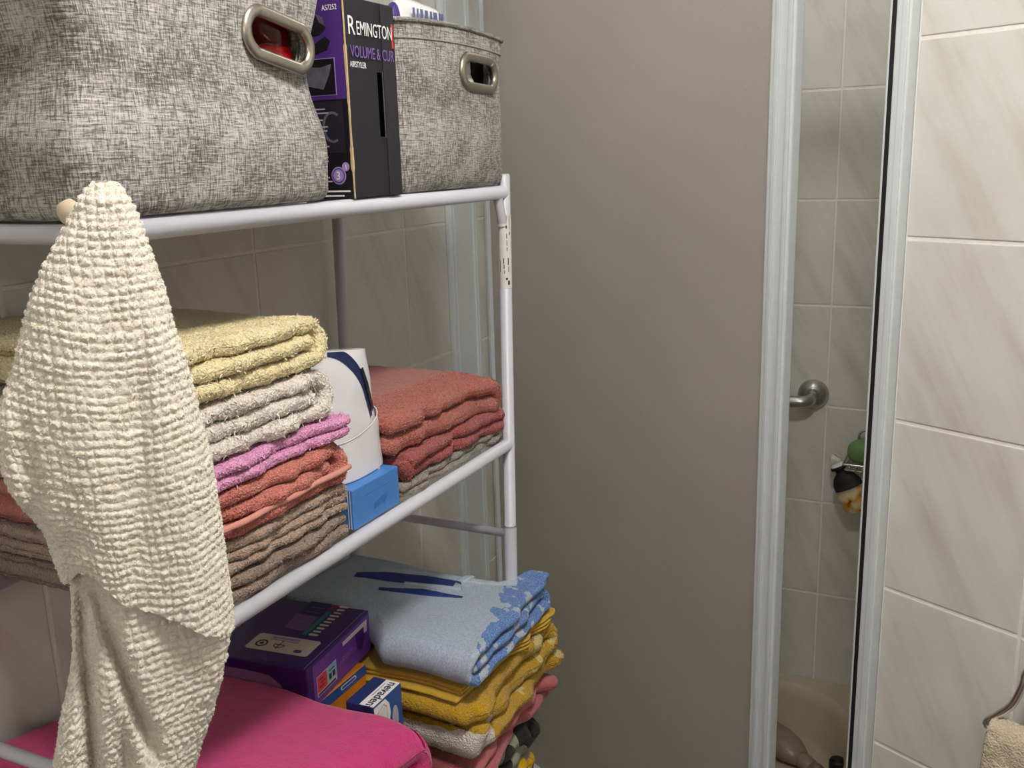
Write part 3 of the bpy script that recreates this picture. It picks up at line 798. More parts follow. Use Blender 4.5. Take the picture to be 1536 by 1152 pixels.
def pile_fuzz(o, count, length, width, mat, region=None, seed=0, name='pile'):
    """loops of the pile standing off the cloth: too small to pick apart, one mesh of tapered blades"""
    me = o.data; nv, nf = len(me.vertices), len(me.polygons)
    co = np.empty(nv * 3); me.vertices.foreach_get('co', co); co = co.reshape(-1, 3)
    ce = np.empty(nf * 3); me.polygons.foreach_get('center', ce); ce = ce.reshape(-1, 3)
    no = np.empty(nf * 3); me.polygons.foreach_get('normal', no); no = no.reshape(-1, 3)
    ar = np.empty(nf); me.polygons.foreach_get('area', ar)
    ne = np.empty(nf, np.int32); me.polygons.foreach_get('loop_total', ne)
    wgt = np.where(ne == 4, ar, 0)
    if region is not None: wgt = wgt * region(ce + WL[o], no)
    g = np.random.default_rng(seed + 100)
    idx = g.choice(nf, count, p=wgt / wgt.sum())
    r = np.sqrt(ar[idx])[:, None]
    p = ce[idx] + g.normal(0, 0.35, (count, 3)) * r; n = no[idx]
    p -= n * (np.einsum('ij,ij->i', p - ce[idx], n))[:, None]
    d = n + g.normal(0, 0.55, (count, 3)); d /= np.linalg.norm(d, axis=1)[:, None]
    sd = np.cross(d, g.normal(0, 1, (count, 3))); sd /= np.linalg.norm(sd, axis=1)[:, None]
    ln = length * g.uniform(0.6, 1.25, (count, 1)); w_ = width * g.uniform(0.7, 1.3, (count, 1))
    b = g.normal(0, 0.35, (count, 3)) * ln * 0.5
    V = np.stack([p - sd * w_ - n * 0.0004, p + sd * w_ - n * 0.0004, p + d * ln * 0.6 + sd * w_ * 1.1, p + d * ln * 0.6 - sd * w_ * 1.1, p + d * ln + b], 1).reshape(-1, 3)
    q = np.arange(count)[:, None] * 5
    F = np.concatenate([q + [0, 1, 2], q + [0, 2, 3], q + [3, 2, 4]], 0)
    m2 = bpy.data.meshes.new(name); m2.vertices.add(len(V)); m2.vertices.foreach_set('co', V.ravel())
    m2.loops.add(len(F) * 3); m2.loops.foreach_set('vertex_index', F.astype(np.int32).ravel())
    m2.polygons.add(len(F)); m2.polygons.foreach_set('loop_start', np.arange(0, len(F) * 3, 3, dtype=np.int32))
    m2.update(calc_edges=True); m2.materials.append(mat)
    f = bpy.data.objects.new(name, m2); C.objects.link(f); f.parent = o; f['kind'] = 'stuff'
    return f

def front_top(xf, top_z=None, depth=0.07):
    def r(c, n):
        a = np.clip((c[:, 0] - (xf - depth)) / 0.02, 0, 1)
        if top_z is not None: a = np.maximum(a, 0.6 * (n[:, 2] > 0.5) * (c[:, 2] > top_z))
        return a
    return r

def lowf(seed, amp, scale):
    def f(x, y):
        p = np.stack([x, y, np.zeros_like(x)], 1)
        return vnoise(p, scale, seed) * amp
    return f

Z2 = SH[1] + R1 + 0.0010           # top of the middle shelf
M['t_yellow'] = terry('yellow_terry', (246, 230, 182), 380)
M['t_white'] = terry('ivory_terry', (238, 229, 217), 330)
M['t_pink'] = terry('pink_terry', (236, 164, 206), 420)
M['t_salmon'] = terry('salmon_terry', (214, 128, 112), 480)
M['t_salmon_hem'] = terry('salmon_hem', (222, 150, 134), 900, 0.3)
M['t_brown'] = terry('taupe_terry', (186, 160, 141), 430)
M['t_brown2'] = terry('dark_taupe_terry', (158, 136, 120), 430)
M['t_red'] = terry('terracotta_terry', (192, 112, 97), 460)
M['t_red2'] = terry('brick_red_terry', (176, 88, 84), 460)
M['t_grey'] = terry('grey_green_terry', (158, 150, 136), 420)

def fuzzmat(name, rgb):
    k_ = NT(name).set(lin(*rgb), 0.9, 0, 0.1, 0.2)
    n = k_.noise(k_.coords('Object'), 160, 2); c = lin(*rgb)
    k_.l(k_.ramp(n, [(0.3, tuple(x * 0.8 for x in c[:3]) + (1,)), (0.7, c)]), k_.p.inputs['Base Color']); return k_.m
fs = lowf(11, 0.0035, 9)
def fstack(x, y): return fs(x, y) * np.clip((y - 0.45) / 0.3, 0.3, 1) + 0.004 * np.clip((0.62 - y) / 0.1, 0, 1)
XB = -0.880
tw = folded('folded_towel', zigzag(0.584, 0.806, Z2 + 0.027, Z2 + 0.0005, 2, -1, 0.004, 2), 0.0115, XB, -0.598, M['t_brown2'], 'dark taupe folded towel lying at the bottom of the towel stack on the middle shelf', 'towel', lambda x, y: 0 * x, seed=21)
pile_fuzz(tw, 30000, 0.00348, 0.0005, fuzzmat('fuzz', (166, 143, 127)), front_top(-0.598, None), 18)
tw = folded('folded_towel', zigzag(0.580, 0.806, Z2 + 0.062, Z2 + 0.0295, 3, 1, 0.008, 4), 0.0095, XB, -0.597, M['t_brown'], 'light taupe folded towel under the salmon towel on the middle shelf', 'towel', lambda x, y: fstack(x, y) * 0.3, seed=22)
pile_fuzz(tw, 39000, 0.00348, 0.0005, fuzzmat('fuzz', (196, 170, 151)), front_top(-0.597, None), 4)
tw = folded('folded_towel', spiral(0.576, 0.814, Z2 + 0.112, Z2 + 0.064), 0.0148, XB, -0.596, M['t_salmon'], 'salmon folded towel with a pale hem in the middle of the towel stack', 'towel', lambda x, y: fstack(x, y) * 0.5, seed=23)
pile_fuzz(tw, 39000, 0.0029, 0.0005, fuzzmat('fuzz', (218, 132, 116)), front_top(-0.596, None), 4)
hy_ = np.linspace(0.590, 0.810, 60)
hp = np.stack([np.full(60, -0.5945) + 0.0012 * np.sin(hy_ * 90), hy_, Z2 + 0.0800 + 0.5 * fstack(np.full(60, -0.595), hy_)], 1)
hv, hf = tube_geo(hp, 0.0032, 10)
tag(mesh_obj('hem', hv, hf, M['t_salmon_hem'], tw, smooth=True), 'pale pink woven hem')
tw = folded('folded_towel', zigzag(0.572, 0.812, Z2 + 0.138, Z2 + 0.114, 2, -1, 0.006, 5), 0.0105, XB, -0.597, M['t_pink'], 'thin bright pink folded towel between the salmon and ivory towels', 'towel', lambda x, y: fstack(x, y) * 0.7, seed=24)
pile_fuzz(tw, 30000, 0.00435, 0.0005, fuzzmat('fuzz', (240, 170, 210)), front_top(-0.597, None), 18)
tw = folded('folded_towel', spiral(0.578, 0.806, Z2 + 0.193, Z2 + 0.140, -0.004), 0.0160, XB, -0.602, M['t_white'], 'fluffy ivory folded towel under the pale yellow towel', 'towel', lambda x, y: fstack(x, y) * 0.9, seed=25, pile=0.0014)
pile_fuzz(tw, 54000, 0.00522, 0.0005, fuzzmat('fuzz', (244, 236, 225)), front_top(-0.602, None), 13)
tw = folded('folded_towel', spiral(0.574, 0.806, Z2 + 0.251, Z2 + 0.196, -0.008), 0.0166, XB, -0.606, M['t_yellow'], 'pale yellow folded towel on top of the towel stack', 'towel', lambda x, y: fstack(x, y) + 0.010 * np.exp(-((y - 0.62) / 0.10) ** 2) * np.clip((-0.62 - x) / 0.1, 0, 1), seed=26, pile=0.0013)
pile_fuzz(tw, 69000, 0.00493, 0.0005, fuzzmat('fuzz', (248, 234, 190)), front_top(-0.606, Z2 + 0.225), 22)

# red towels at the far end of the middle shelf
def fred(x, y): return lowf(31, 0.003, 8)(x, y) - 0.020 * np.clip((y - 1.12) / 0.10, 0, 1) ** 2 - 0.006 * np.clip((x + 0.66) / 0.06, 0, 1)
tw = folded('folded_towel', zigzag(0.930, 1.202, Z2 + 0.018, Z2 + 0.0005, 2, 1, 0.004, 6), 0.0078, XB, -0.604, M['t_grey'], 'flat grey green folded towel under the red towels', 'towel', lambda x, y: 0 * x, seed=27)
pile_fuzz(tw, 21000, 0.00377, 0.0005, fuzzmat('fuzz', (164, 156, 142)), front_top(-0.604, None), 32)
tw = folded('folded_towel', zigzag(0.938, 1.208, Z2 + 0.054, Z2 + 0.0200, 2, -1, 0.004, 7), 0.0158, XB, -0.604, M['t_red2'], 'brick red folded towel between the terracotta and grey green towels', 'towel', lambda x, y: fred(x, y) * 0.4, seed=28)
pile_fuzz(tw, 30000, 0.00319, 0.0005, fuzzmat('fuzz', (182, 92, 88)), front_top(-0.604, None), 18)
tw = folded('folded_towel', zigzag(0.930, 1.196, Z2 + 0.108, Z2 + 0.056, 2, 1, 0.003, 3), 0.0246, XB, -0.606, M['t_red'], 'terracotta folded towel on top of the brick red towel', 'towel', fred, seed=29)
pile_fuzz(tw, 63000, 0.00319, 0.0005, fuzzmat('fuzz', (198, 116, 101)), front_top(-0.606, Z2 + 0.08), 96)

# ------------------------------------------------------------------ blue box and white pouch
def blue_box():
    y0, y1, x1, x0, z0, z1 = 0.822, 0.917, -0.603, -0.720, Z2, Z2 + 0.047
    m = plain('sky_blue_card', (74, 134, 206), 0.42, gs=120)
    root = thing('blue_box', ((x0 + x1) / 2, (y0 + y1) / 2, z0), 'small sky blue cardboard box at the front of the middle shelf', 'box')
    box('carton', ((x0 + x1) / 2, (y0 + y1) / 2, (z0 + z1) / 2), (x1 - x0, y1 - y0, z1 - z0), m, root, 0.0012)
    Mf = frame(Vector((x1, y0, z0)), (0, 1, 0), (0, 0, 1), (1, 0, 0))
    dk = plain('embossed_blue', (58, 112, 184), 0.4)
    poly_plate('embossed_shape', Mf, [(0.040, 0.012), (0.060, 0.0155), (0.0605, 0.012), (0.068, 0.0185), (0.068, 0.023), (0.063, 0.0235), (0.042, 0.019)], dk, root, 0.0006)
    plate('crease', Mf, 0.024, 0.078, 0.0335, 0.0341, dk, root, 0.0003)
    Mt = frame(Vector((x0, y0, z1)), (1, 0, 0), (0, 1, 0), (0, 0, 1))
    ov = poly_plate('oval_badge', Mt, disc_pts(0.082, 0.078, 0.020, 28, 0.55), M['white'], root, 0.0005)
    poly_plate('oval_ring', Mt, disc_pts(0.082, 0.078, 0.0175, 28, 0.5), plain('navy_ink', (24, 40, 92), 0.4), ov, 0.0008)
    poly_plate('oval_core', Mt, disc_pts(0.082, 0.078, 0.0145, 28, 0.42), m, ov, 0.0011)
    Ml = frame(Vector((x1, y0, z0)), (1, 0, 0), (0, 0, 1), (0, -1, 0))
    for a in (-0.003, -0.0062): plate('white_stripe', Ml, a - 0.0009, a, 0.001, 0.046, M['paper'], root, 0.0003)
blue_box()

def white_pouch():
    """upright plastic pouch: pillow body, overlapping lower pocket, navy arc"""
    zb2, zt = Z2 + 0.0476, H - 0.196
    yc, xc = 0.8740, -0.646
    root = thing('white_pouch', (xc, yc, zb2), 'white plastic pouch with a navy arc standing behind the towel stack', 'pouch')
    wp = plain('white_film', (226, 224, 226), 0.32, gs=30, grain=0.012)
    hw = 0.052
    def half(name, f_depth, z_lo, z_hi_f, mat, off=0.0, ny=40, nz=40):
        V = []
        for side in (1, -1):
            for i in range(nz):
                for j in range(ny):
                    v = -1 + 2 * j / (ny - 1); u = i / (nz - 1)
                    y = yc + v * (hw + (0.004 * (1 - u) if v > 0 else 0) + off)
                    z = z_lo + (z_hi_f(v) - z_lo) * u
                    U = (z - zb2) / (zt - zb2)
                    dpt = f_depth * (1 - abs(v) ** 3) ** 0.6 * math.sqrt(max(0, 1 - max(0, U) ** 3)) * (0.72 + 0.28 * (1 - U)) + off
                    V.append((xc + side * dpt + (0.012 if side > 0 else 0) * 0, y, z))
        V = np.array(V); V[:, 0] += vnoise(V, 40, 4) * 0.0012
        n1 = ny * nz; F = []
        for side in (0, 1):
            for i in range(nz - 1):
                for j in range(ny - 1):
                    a = side * n1 + i * ny + j; q = [a, a + 1, a + ny + 1, a + ny]; F.append(q if side == 0 else q[::-1])
        for j in range(ny - 1): F.append([j + 1, j, n1 + j, n1 + j + 1])
        return mesh_obj(name, V, F, mat, root, smooth=True)
    top = lambda v: zt - 0.020 * (v + 1) / 2 - 0.004 * (1 - v) / 2
    half('film', 0.024, zb2 + 0.001, top, wp)
    half('lower_pocket', 0.0260, zb2 + 0.0003, lambda v: H - 0.303 + 0.010 * v + 0.006 * v * v, wp, 0.0026)
    pe = []
    for v in np.linspace(-0.98, 0.98, 40):
        z = H - 0.303 + 0.010 * v + 0.006 * v * v; U = (z - zb2) / (zt - zb2)
        pe.append((xc + 0.0260 * (1 - abs(v) ** 3) ** 0.6 * math.sqrt(1 - U ** 3) * (0.72 + 0.28 * (1 - U)) + 0.0030, yc + v * (hw + 0.003), z))
    tube('pocket_edge', pe, 0.0007, wp, root, 8)
    # navy arc on the front, following the film
    nv = plain('navy_film', (28, 40, 84), 0.3)
    def front(v, z):
        U = (z - zb2) / (zt - zb2)
        return 0.024 * (1 - abs(v) ** 3) ** 0.6 * math.sqrt(max(0, 1 - U ** 3)) * (0.72 + 0.28 * (1 - U)) + 0.0009
    V = []
    tt = np.linspace(0, 1, 30)
    for t in tt:
        ang = math.radians(80 - 84 * t)
        for r, k2 in ((1.0, 0), (1.0 + 0.05 + 0.13 * math.sin(math.pi * min(1, t * 0.9 + 0.1)), 1)):
            y = 0.830 + 0.070 * r * math.cos(ang); z = H - 0.302 + 0.094 * r * math.sin(ang)
            v = (y - yc) / hw; z = min(z, top(v) - 0.001)
            V.append((xc + front(min(0.97, v), z), y, z))
    mesh_obj('navy_arc', V, [[2 * i, 2 * i + 1, 2 * i + 3, 2 * i + 2] for i in range(len(tt) - 1)], nv, root, smooth=True)
    bk = plain('dark_navy_film', (14, 18, 34), 0.3)
    poly = [(0.893, -0.233), (0.899, -0.232), (0.905, -0.252), (0.9155, -0.285), (0.906, -0.287), (0.899, -0.262)]
    mesh_obj('dark_wedge', [(xc + front(min(0.97, (y - yc) / hw), H + z) + 0.0012, y, H + z) for y, z in poly], [list(range(6))], bk, root)
white_pouch()

# ------------------------------------------------------------------ lower shelf: magenta throw
Z3 = SH[2] + R1 + 0.0010
M['t_magenta'] = terry('magenta_fleece', (214, 40, 124), 700, 0.5, 0.82)
def warp_mag(V):
    V = V.copy(); f = np.clip((V[:, 2] - Z3) / 0.3, 0, 1)
    V[:, 2] += f * ((0.85 - V[:, 1]) * 0.21 + lowf(41, 0.0025, 9)(V[:, 0], V[:, 1]))
    V[:, 1] += f * 0.002 * np.sin(V[:, 0] * 40)
    V[:, 2] -= 0.010 * np.clip((V[:, 0] + 0.60) / 0.06, 0, 1) ** 2 * f
    return V
folded('folded_throw', zigzag(0.515, 0.850, H - 0.641, Z3 + 0.001, 8, 1, 0.010, 8), 0.0362, -0.882, -0.535, M['t_magenta'], 'thick bright magenta fleece throw folded on the lower shelf', 'throw', None, ds=0.004, fine=0.10, dxf=0.004, pile=0.0004, seed=42, ragged=0.004, warp=warp_mag)

# ------------------------------------------------------------------ boxes between the throw and the clothes
def shade(name, rgb, rough=0.4, **k): return plain(name, rgb, rough, **k)

def orange_box():
    y0, y1, x1, x0, z0, z1 = 0.868, 0.973, -0.712, -0.875, Z3, H - 0.6705
    root = thing('blue_orange_box', ((x0 + x1) / 2, (y0 + y1) / 2, z0), 'blue box with an orange lower band under the purple box', 'box')
    bl = shade('mid_blue_card', (38, 84, 158)); og = shade('orange_card', (222, 134, 26))
    box('carton', ((x0 + x1) / 2, (y0 + y1) / 2, (z0 + z1) / 2), (x1 - x0, y1 - y0, z1 - z0), og, root, 0.001, 1)
    Mf = frame(Vector((x1, y0, H)), (0, 1, 0), (0, 0, 1), (1, 0, 0))
    plate('blue_band', Mf, 0.0005, y1 - y0 - 0.0005, -0.6860, -0.6712, bl, root)
    poly_plate('white_pill', Mf, [(p[0] + 0.064, p[1] - 0.677) for p in stadium(0.034, 0.006)], M['white'], root, 0.0007)
    poly_plate('pill_core', Mf, [(p[0] + 0.064, p[1] - 0.677) for p in stadium(0.030, 0.0038)], bl, root, 0.0010)
orange_box()

def purple_box():
    e1 = Vector((-0.113, 0.9936, 0)); e2 = Vector((-0.9936, -0.113, 0)); zt, zb2 = H - 0.610, H - 0.670
    o = Vector((-0.708, 0.844, zt)); W, D = 0.166, 0.150
    c = o + e1 * W / 2 + e2 * D / 2
    root = thing('purple_box', (c.x, c.y, zb2), 'glossy purple cardboard box with printed white icons on top of the blue and orange box', 'box')
    pd = shade('deep_purple_card', (62, 34, 104), 0.3, gs=20); pf = shade('violet_card', (116, 66, 168), 0.35, gs=20)
    Mb = frame(o, e1, e2, (0, 0, 1))        # x along the front edge, y towards the wall, z up
    box('carton', (W / 2, D / 2, -0.030), (W, D, 0.060), pd, root, 0.0015, 2, Mb)
    Mt = frame(o + Vector((0, 0, 0.0)), e1, e2, (0, 0, 1))
    cream = shade('cream_ink', (222, 208, 198)); ink = shade('dark_ink', (48, 36, 62)); teal = shade('teal_ink', (30, 122, 128)); mauve = shade('mauve_ink', (118, 80, 128)); cer = shade('cerise_ink', (132, 26, 74)); navy = shade('navy_violet_ink', (36, 24, 84)); lil = shade('lilac_ink', (150, 112, 178))
    ip = poly_plate('info_panel', Mt, [(0.030, 0.016), (0.064, 0.016), (0.067, 0.019), (0.067, 0.105), (0.064, 0.109), (0.030, 0.109), (0.027, 0.105), (0.027, 0.019)], cream, root, 0.0005)
    def ring(cx, cy, r): 
        a = disc_pts(cx, cy, r, 20); b = disc_pts(cx, cy, r * 0.72, 20)[::-1]
        poly_plate('icon', Mt, a + a[:1] + b[-1:] + b, ink, ip, 0.0008)
    ring(0.043, 0.092, 0.0085); poly_plate('icon', Mt, disc_pts(0.043, 0.092, 0.003, 12), ink, ip, 0.0008)
    plate('icon', Mt, 0.034, 0.056, 0.0655, 0.0668, ink, ip, 0.0003, 0.0005)
    plate('icon', Mt, 0.044, 0.0455, 0.058, 0.074, ink, ip, 0.0003, 0.0005)
    poly_plate('icon', Mt, [(0.046 - 0.009 * math.cos(t), 0.066 + 0.009 * math.sin(t)) for t in np.linspace(-1.2, 1.2, 10)] + [(0.046 - 0.0078 * math.cos(t), 0.066 + 0.0078 * math.sin(t)) for t in np.linspace(1.2, -1.2, 10)], ink, ip, 0.0008)
    poly_plate('icon', Mt, [(p[1] + 0.036, p[0] + 0.034) for p in stadium(0.012, 0.007, 4)][::-1], shade('violet_icon', (92, 54, 146)), ip, 0.0008)
    for a in (0.050, 0.054, 0.0565): plate('icon', Mt, a + 0.005, a + 0.0062, 0.045, 0.086, lil, ip, 0.0003, 0.0005)
    poly_plate('mauve_field', Mt, [(0.085, 0.052), (0.088, 0.086), (0.128, 0.092), (0.128, 0.058)], mauve, root, 0.0005)
    poly_plate('navy_field', Mt, [(0.132, 0.056), (0.133, 0.090), (0.168, 0.092), (0.168, 0.058)], navy, root, 0.0005)
    poly_plate('teal_band', Mt, [(0.077, 0.046), (0.077, 0.053), (0.146, 0.053), (0.146, 0.046)], teal, root, 0.0008)
    poly_plate('cerise_band', Mt, [(0.148, 0.046), (0.148, 0.056), (0.166, 0.056), (0.166, 0.046)], cer, root, 0.0008)
    for i in range(10):
        a = 0.081 + i * 0.0092
        poly_plate('pad_icon', Mt, [(a + q[1] * (0.85 if j % 2 else 1.0), 0.037 + q[0]) for j, q in enumerate(stadium(0.0125 if i % 3 else 0.0145, 0.0052 if i % 3 != 1 else 0.004, 4))][::-1], cream, root, 0.0006)
    for i in range(5):
        a = 0.095 + i * 0.014
        plate('print_line', Mt, a, a + 0.001, 0.060, 0.082, lil, root, 0.0003, 0.0006)
    plate('fold_line', Mt, 0.001, W - 0.003, 0.003, 0.0042, lil, root, 0.0003)
    poly_plate('pattern_patch', Mt, [(0.006, 0.040), (0.004, 0.058), (0.008, 0.082), (0.020, 0.096), (0.022, 0.060), (0.020, 0.046)], shade('purple_patch', (88, 60, 128), gs=160, grain=0.12), root, 0.0004)
    # front face (towards the room)
    Mf = frame(o + Vector((0, 0, -0.06)), e1, Vector((0, 0, 1)), e2 * -1)
    plate('violet_front', Mf, 0.014, W - 0.001, 0.0008, 0.0555, pf, root, 0.0004)
    plate('white_strip', Mf, 0.090, 0.157, 0.0445, 0.0505, cream, root, 0.0003, 0.0005)
    plate('white_strip', Mf, 0.148, 0.157, 0.034, 0.0447, cream, root, 0.0003, 0.0005)
    poly_plate('leaf_emblem', Mf, [(0.124, 0.044), (0.128, 0.020), (0.140, 0.014), (0.150, 0.030), (0.148, 0.043)], shade('plum_ink', (70, 30, 118)), root, 0.0008)
    plate('print_line', Mf, 0.078, 0.122, 0.0245, 0.0256, lil, root, 0.0003, 0.0005)
    plate('print_line', Mf, 0.086, 0.116, 0.0285, 0.0296, lil, root, 0.0003, 0.0005)
    st = plate('sticker', Mf, 0.021, 0.070, 0.0085, 0.0365, cream, root, 0.0003, 0.0005)
    plate('red_field', Mf, 0.022, 0.045, 0.0145, 0.0358, shade('coral_ink', (226, 66, 84)), st, 0.0003, 0.0008)
    plate('blue_field', Mf, 0.045, 0.069, 0.0145, 0.0358, shade('pale_blue_ink', (140, 200, 216)), st, 0.0003, 0.0008)
    for a, b, c_, d in ((0.027, 0.038, 0.020, 0.0215), (0.030, 0.041, 0.025, 0.0265), (0.027, 0.036, 0.030, 0.0315)): plate('print_line', Mf, a, b, c_, d, cer, st, 0.0003, 0.0011)
    for a, b, c_, d in ((0.050, 0.056, 0.018, 0.026), (0.059, 0.065, 0.018, 0.026), (0.051, 0.064, 0.0295, 0.031)): plate('print_line', Mf, a, b, c_, d, ink, st, 0.0003, 0.0011)
    plate('print_line', Mf, 0.023, 0.066, 0.0098, 0.0125, ink, st, 0.0003, 0.0008)
    # rounded mauve side towards the throw
    Ms_ = frame(o + Vector((0, 0, -0.06)), e2, Vector((0, 0, 1)), e1 * -1)
    pts = [(0.030, 0.004), (0.149, 0.004), (0.149, 0.046), (0.090, 0.046), (0.055, 0.044), (0.040, 0.034), (0.030, 0.018)]
    poly_plate('mauve_side', Ms_, pts, shade('mauve_side', (150, 108, 150), 0.4), root, 0.0004)
purple_box()

def brush_box():
    y0, y1, x1, x0, z0, z1 = 0.858, 0.921, -0.621, -0.662, Z3, H - 0.650
    root = thing('toothbrush_box', ((x0 + x1) / 2, (y0 + y1) / 2, z0), 'navy and white toothbrush head box wedged beside the magenta throw', 'box')
    nv = shade('navy_card', (34, 48, 104)); bl = shade('cobalt_card', (38, 82, 150)); ink = shade('navy_lettering', (20, 26, 56))
    box('carton', ((x0 + x1) / 2, (y0 + y1) / 2, (z0 + z1) / 2), (x1 - x0, y1 - y0, z1 - z0), nv, root, 0.0008, 1)
    Mt = frame(Vector((x1, y1, z1)), (0, -1, 0), (1, 0, 0), (0, 0, 1))       # text runs towards -y, tops towards the room
    plate('white_band', Mt, 0.0008, y1 - y0 - 0.0008, -0.021, -0.0006, M['white'], root, 0.0003)
    text('lettering', 'nevadent', Mt @ Matrix.Translation((0.004, -0.0130, 0.0005)), 0.0175, ink, root, sx=0.98, bold=0.0002)
    plate('print_line', Mt, 0.010, 0.040, -0.0178, -0.0168, shade('grey_blue_ink', (120, 130, 160)), root, 0.0002, 0.0003)
    Mf = frame(Vector((x1, y0, z1)), (0, 1, 0), (0, 0, 1), (1, 0, 0))
    plate('blue_front', Mf, 0.0006, y1 - y0 - 0.0006, -0.10, -0.0008, bl, root, 0.0003)
    poly_plate('white_swoosh', Mf, [(0.001, -0.002), (0.026, -0.002), (0.034, -0.012), (0.036, -0.026), (0.030, -0.045), (0.001, -0.060)], M['white'], root, 0.0006)
    poly_plate('tooth_outline', Mf, [(0.006, -0.012), (0.022, -0.006), (0.029, -0.013), (0.029, -0.028), (0.020, -0.036), (0.006, -0.030)], M['grey_light'], root, 0.0009)
    poly_plate('tooth_fill', Mf, [(0.008, -0.0135), (0.021, -0.008), (0.027, -0.014), (0.027, -0.027), (0.019, -0.034), (0.008, -0.029)], M['paper'], root, 0.0012)
    poly_plate('white_spot', Mf, [(0.046 + 0.007 * math.cos(t), -0.040 + 0.018 * math.sin(t)) for t in np.linspace(0, 2 * math.pi, 18, endpoint=False)], M['grey_light'], root, 0.0006)
brush_box()

# ------------------------------------------------------------------ clothes pile at the far end of the lower shelf
def warp_pile(over, rise=0.0, seed=50, sagy=0.0, shift=0.0):
    def f(V):
        V = V.copy()
        k_ = np.clip((V[:, 0] + 0.612) / 0.030, 0, 1); k_ = k_ * k_ * (3 - 2 * k_)
        V[:, 1] += over * k_ * np.clip((V[:, 1] - 1.06) / 0.10, 0, 1)
        V[:, 2] += lowf(seed, 0.004, 11)(V[:, 0], V[:, 1])
        V[:, 2] -= sagy * np.clip((V[:, 1] - 1.10) / 0.15, 0, 1) ** 1.5
        V[:, 1] += shift * np.clip((-0.685 - V[:, 0]) / 0.04, 0, 1) * np.clip((1.09 - V[:, 1]) / 0.10, 0, 1)
        V[:, 2] += rise * np.exp(-((V[:, 1] - 1.04) / 0.09) ** 2) * np.clip((-0.68 - V[:, 0]) / 0.12, 0, 1)
        return V
    return f

def pos_mix(k_, axis_terms, bias, nscale, namp):
    g = k_.n('ShaderNodeNewGeometry'); sp = k_.n('ShaderNodeSeparateXYZ'); k_.l(g.outputs['Position'], sp.inputs[0])
    r = bias
    for i, a in axis_terms: r = k_.math('ADD', k_.math('MULTIPLY', sp.outputs[i], a), r)
    n = k_.noise(g.outputs['Position'], nscale, 2)
    return k_.math('ADD', r, k_.math('MULTIPLY', k_.math('SUBTRACT', n, 0.5), namp))

def mustard_patch(k_, v, base):
    m_ = pos_mix(k_, [(1, 5.0)], -5.72, 30, 1.6)
    n = k_.noise(v, 34, 1)
    a = k_.math('MULTIPLY', k_.math('GREATER_THAN', n, 0.53), k_.math('GREATER_THAN', m_, 0.0))
    base = k_.mix(k_.math('MULTIPLY', a, 0.85), base, lin(224, 204, 130))
    m2 = k_.math('MULTIPLY', k_.math('LESS_THAN', pos_mix(k_, [(1, 1.0)], -1.035, 30, 0.03), 0.0), k_.math('LESS_THAN', pos_mix(k_, [(2, 1.0)], -(H - 0.742), 30, 0.014), 0.0))
    return k_.mix(m2, base, lin(216, 208, 196))
M['t_mustard'] = terry('mustard_terry', (208, 162, 22), 430, patch=mustard_patch)
M['t_coral'] = terry('dusty_coral_plush', (196, 104, 106), 600, 0.5)
M['t_cotton_yellow'] = terry('yellow_cotton', (214, 170, 46), 1400, 0.25)

def camo_mat():
    k_ = NT('camouflage_cotton').set(None, 0.9, 0, 0.1, 0.1)
    g = k_.n('ShaderNodeNewGeometry')
    mp = k_.n('ShaderNodeMapping'); mp.inputs['Rotation'].default_value = (0.5, 0, 0); mp.inputs['Scale'].default_value = (6, 9, 5); k_.l(g.outputs['Position'], mp.inputs[0])
    n = k_.noise(mp.outputs[0], 1.2, 1.5)
    r = k_.ramp(n, [(0.0, lin(40, 40, 38)), (0.43, lin(152, 152, 134)), (0.50, lin(206, 160, 30)), (0.58, lin(44, 44, 42)), (0.64, lin(166, 164, 148))])
    k_.t.nodes[-1].color_ramp.interpolation = 'CONSTANT'
    k_.l(r, k_.p.inputs['Base Color']); k_.bump(k_.noise(g.outputs['Position'], 500, 2), 0.3, 0.001)
    return k_.m

def denim_mat():
    k_ = NT('bleached_denim').set(None, 0.9, 0, 0.15, 0.15)
    g = k_.n('ShaderNodeNewGeometry')
    wv = k_.n('ShaderNodeTexWave'); wv.inputs['Scale'].default_value = 260; wv.inputs['Distortion'].default_value = 2.5; wv.inputs['Detail'].default_value = 2
    mp = k_.n('ShaderNodeMapping'); mp.inputs['Rotation'].default_value = (0.2, 0.3, 0.0); k_.l(g.outputs['Position'], mp.inputs[0]); k_.l(mp.outputs[0], wv.inputs['Vector'])
    f = k_.noise(g.outputs['Position'], 380, 3, 0.7)
    base = k_.ramp(f, [(0.32, lin(146, 160, 180)), (0.66, lin(196, 206, 216))])
    base = k_.mix(0.25, base, k_.ramp(wv.outputs['Fac'], [(0.2, lin(146, 164, 190)), (0.8, lin(198, 208, 222))]))
    blue = k_.ramp(k_.noise(g.outputs['Position'], 520, 3, 0.8), [(0.42, lin(62, 104, 176)), (0.62, lin(142, 172, 216))])
    # printed blue border along the open edge, and scattered blue patches at the folds
    m1 = k_.math('GREATER_THAN', pos_mix(k_, [(0, 1.0), (1, 0.28)], 0.270, 26, 0.040), 0.0)
    m2 = k_.math('GREATER_THAN', pos_mix(k_, [], 0.0, 38, 1.0), -0.07)
    k_.l(k_.mix(k_.math('MULTIPLY', m1, m2), base, blue), k_.p.inputs['Base Color'])
    k_.bump(k_.math('ADD', f, wv.outputs['Fac']), 0.45, 0.0012)
    return k_.m

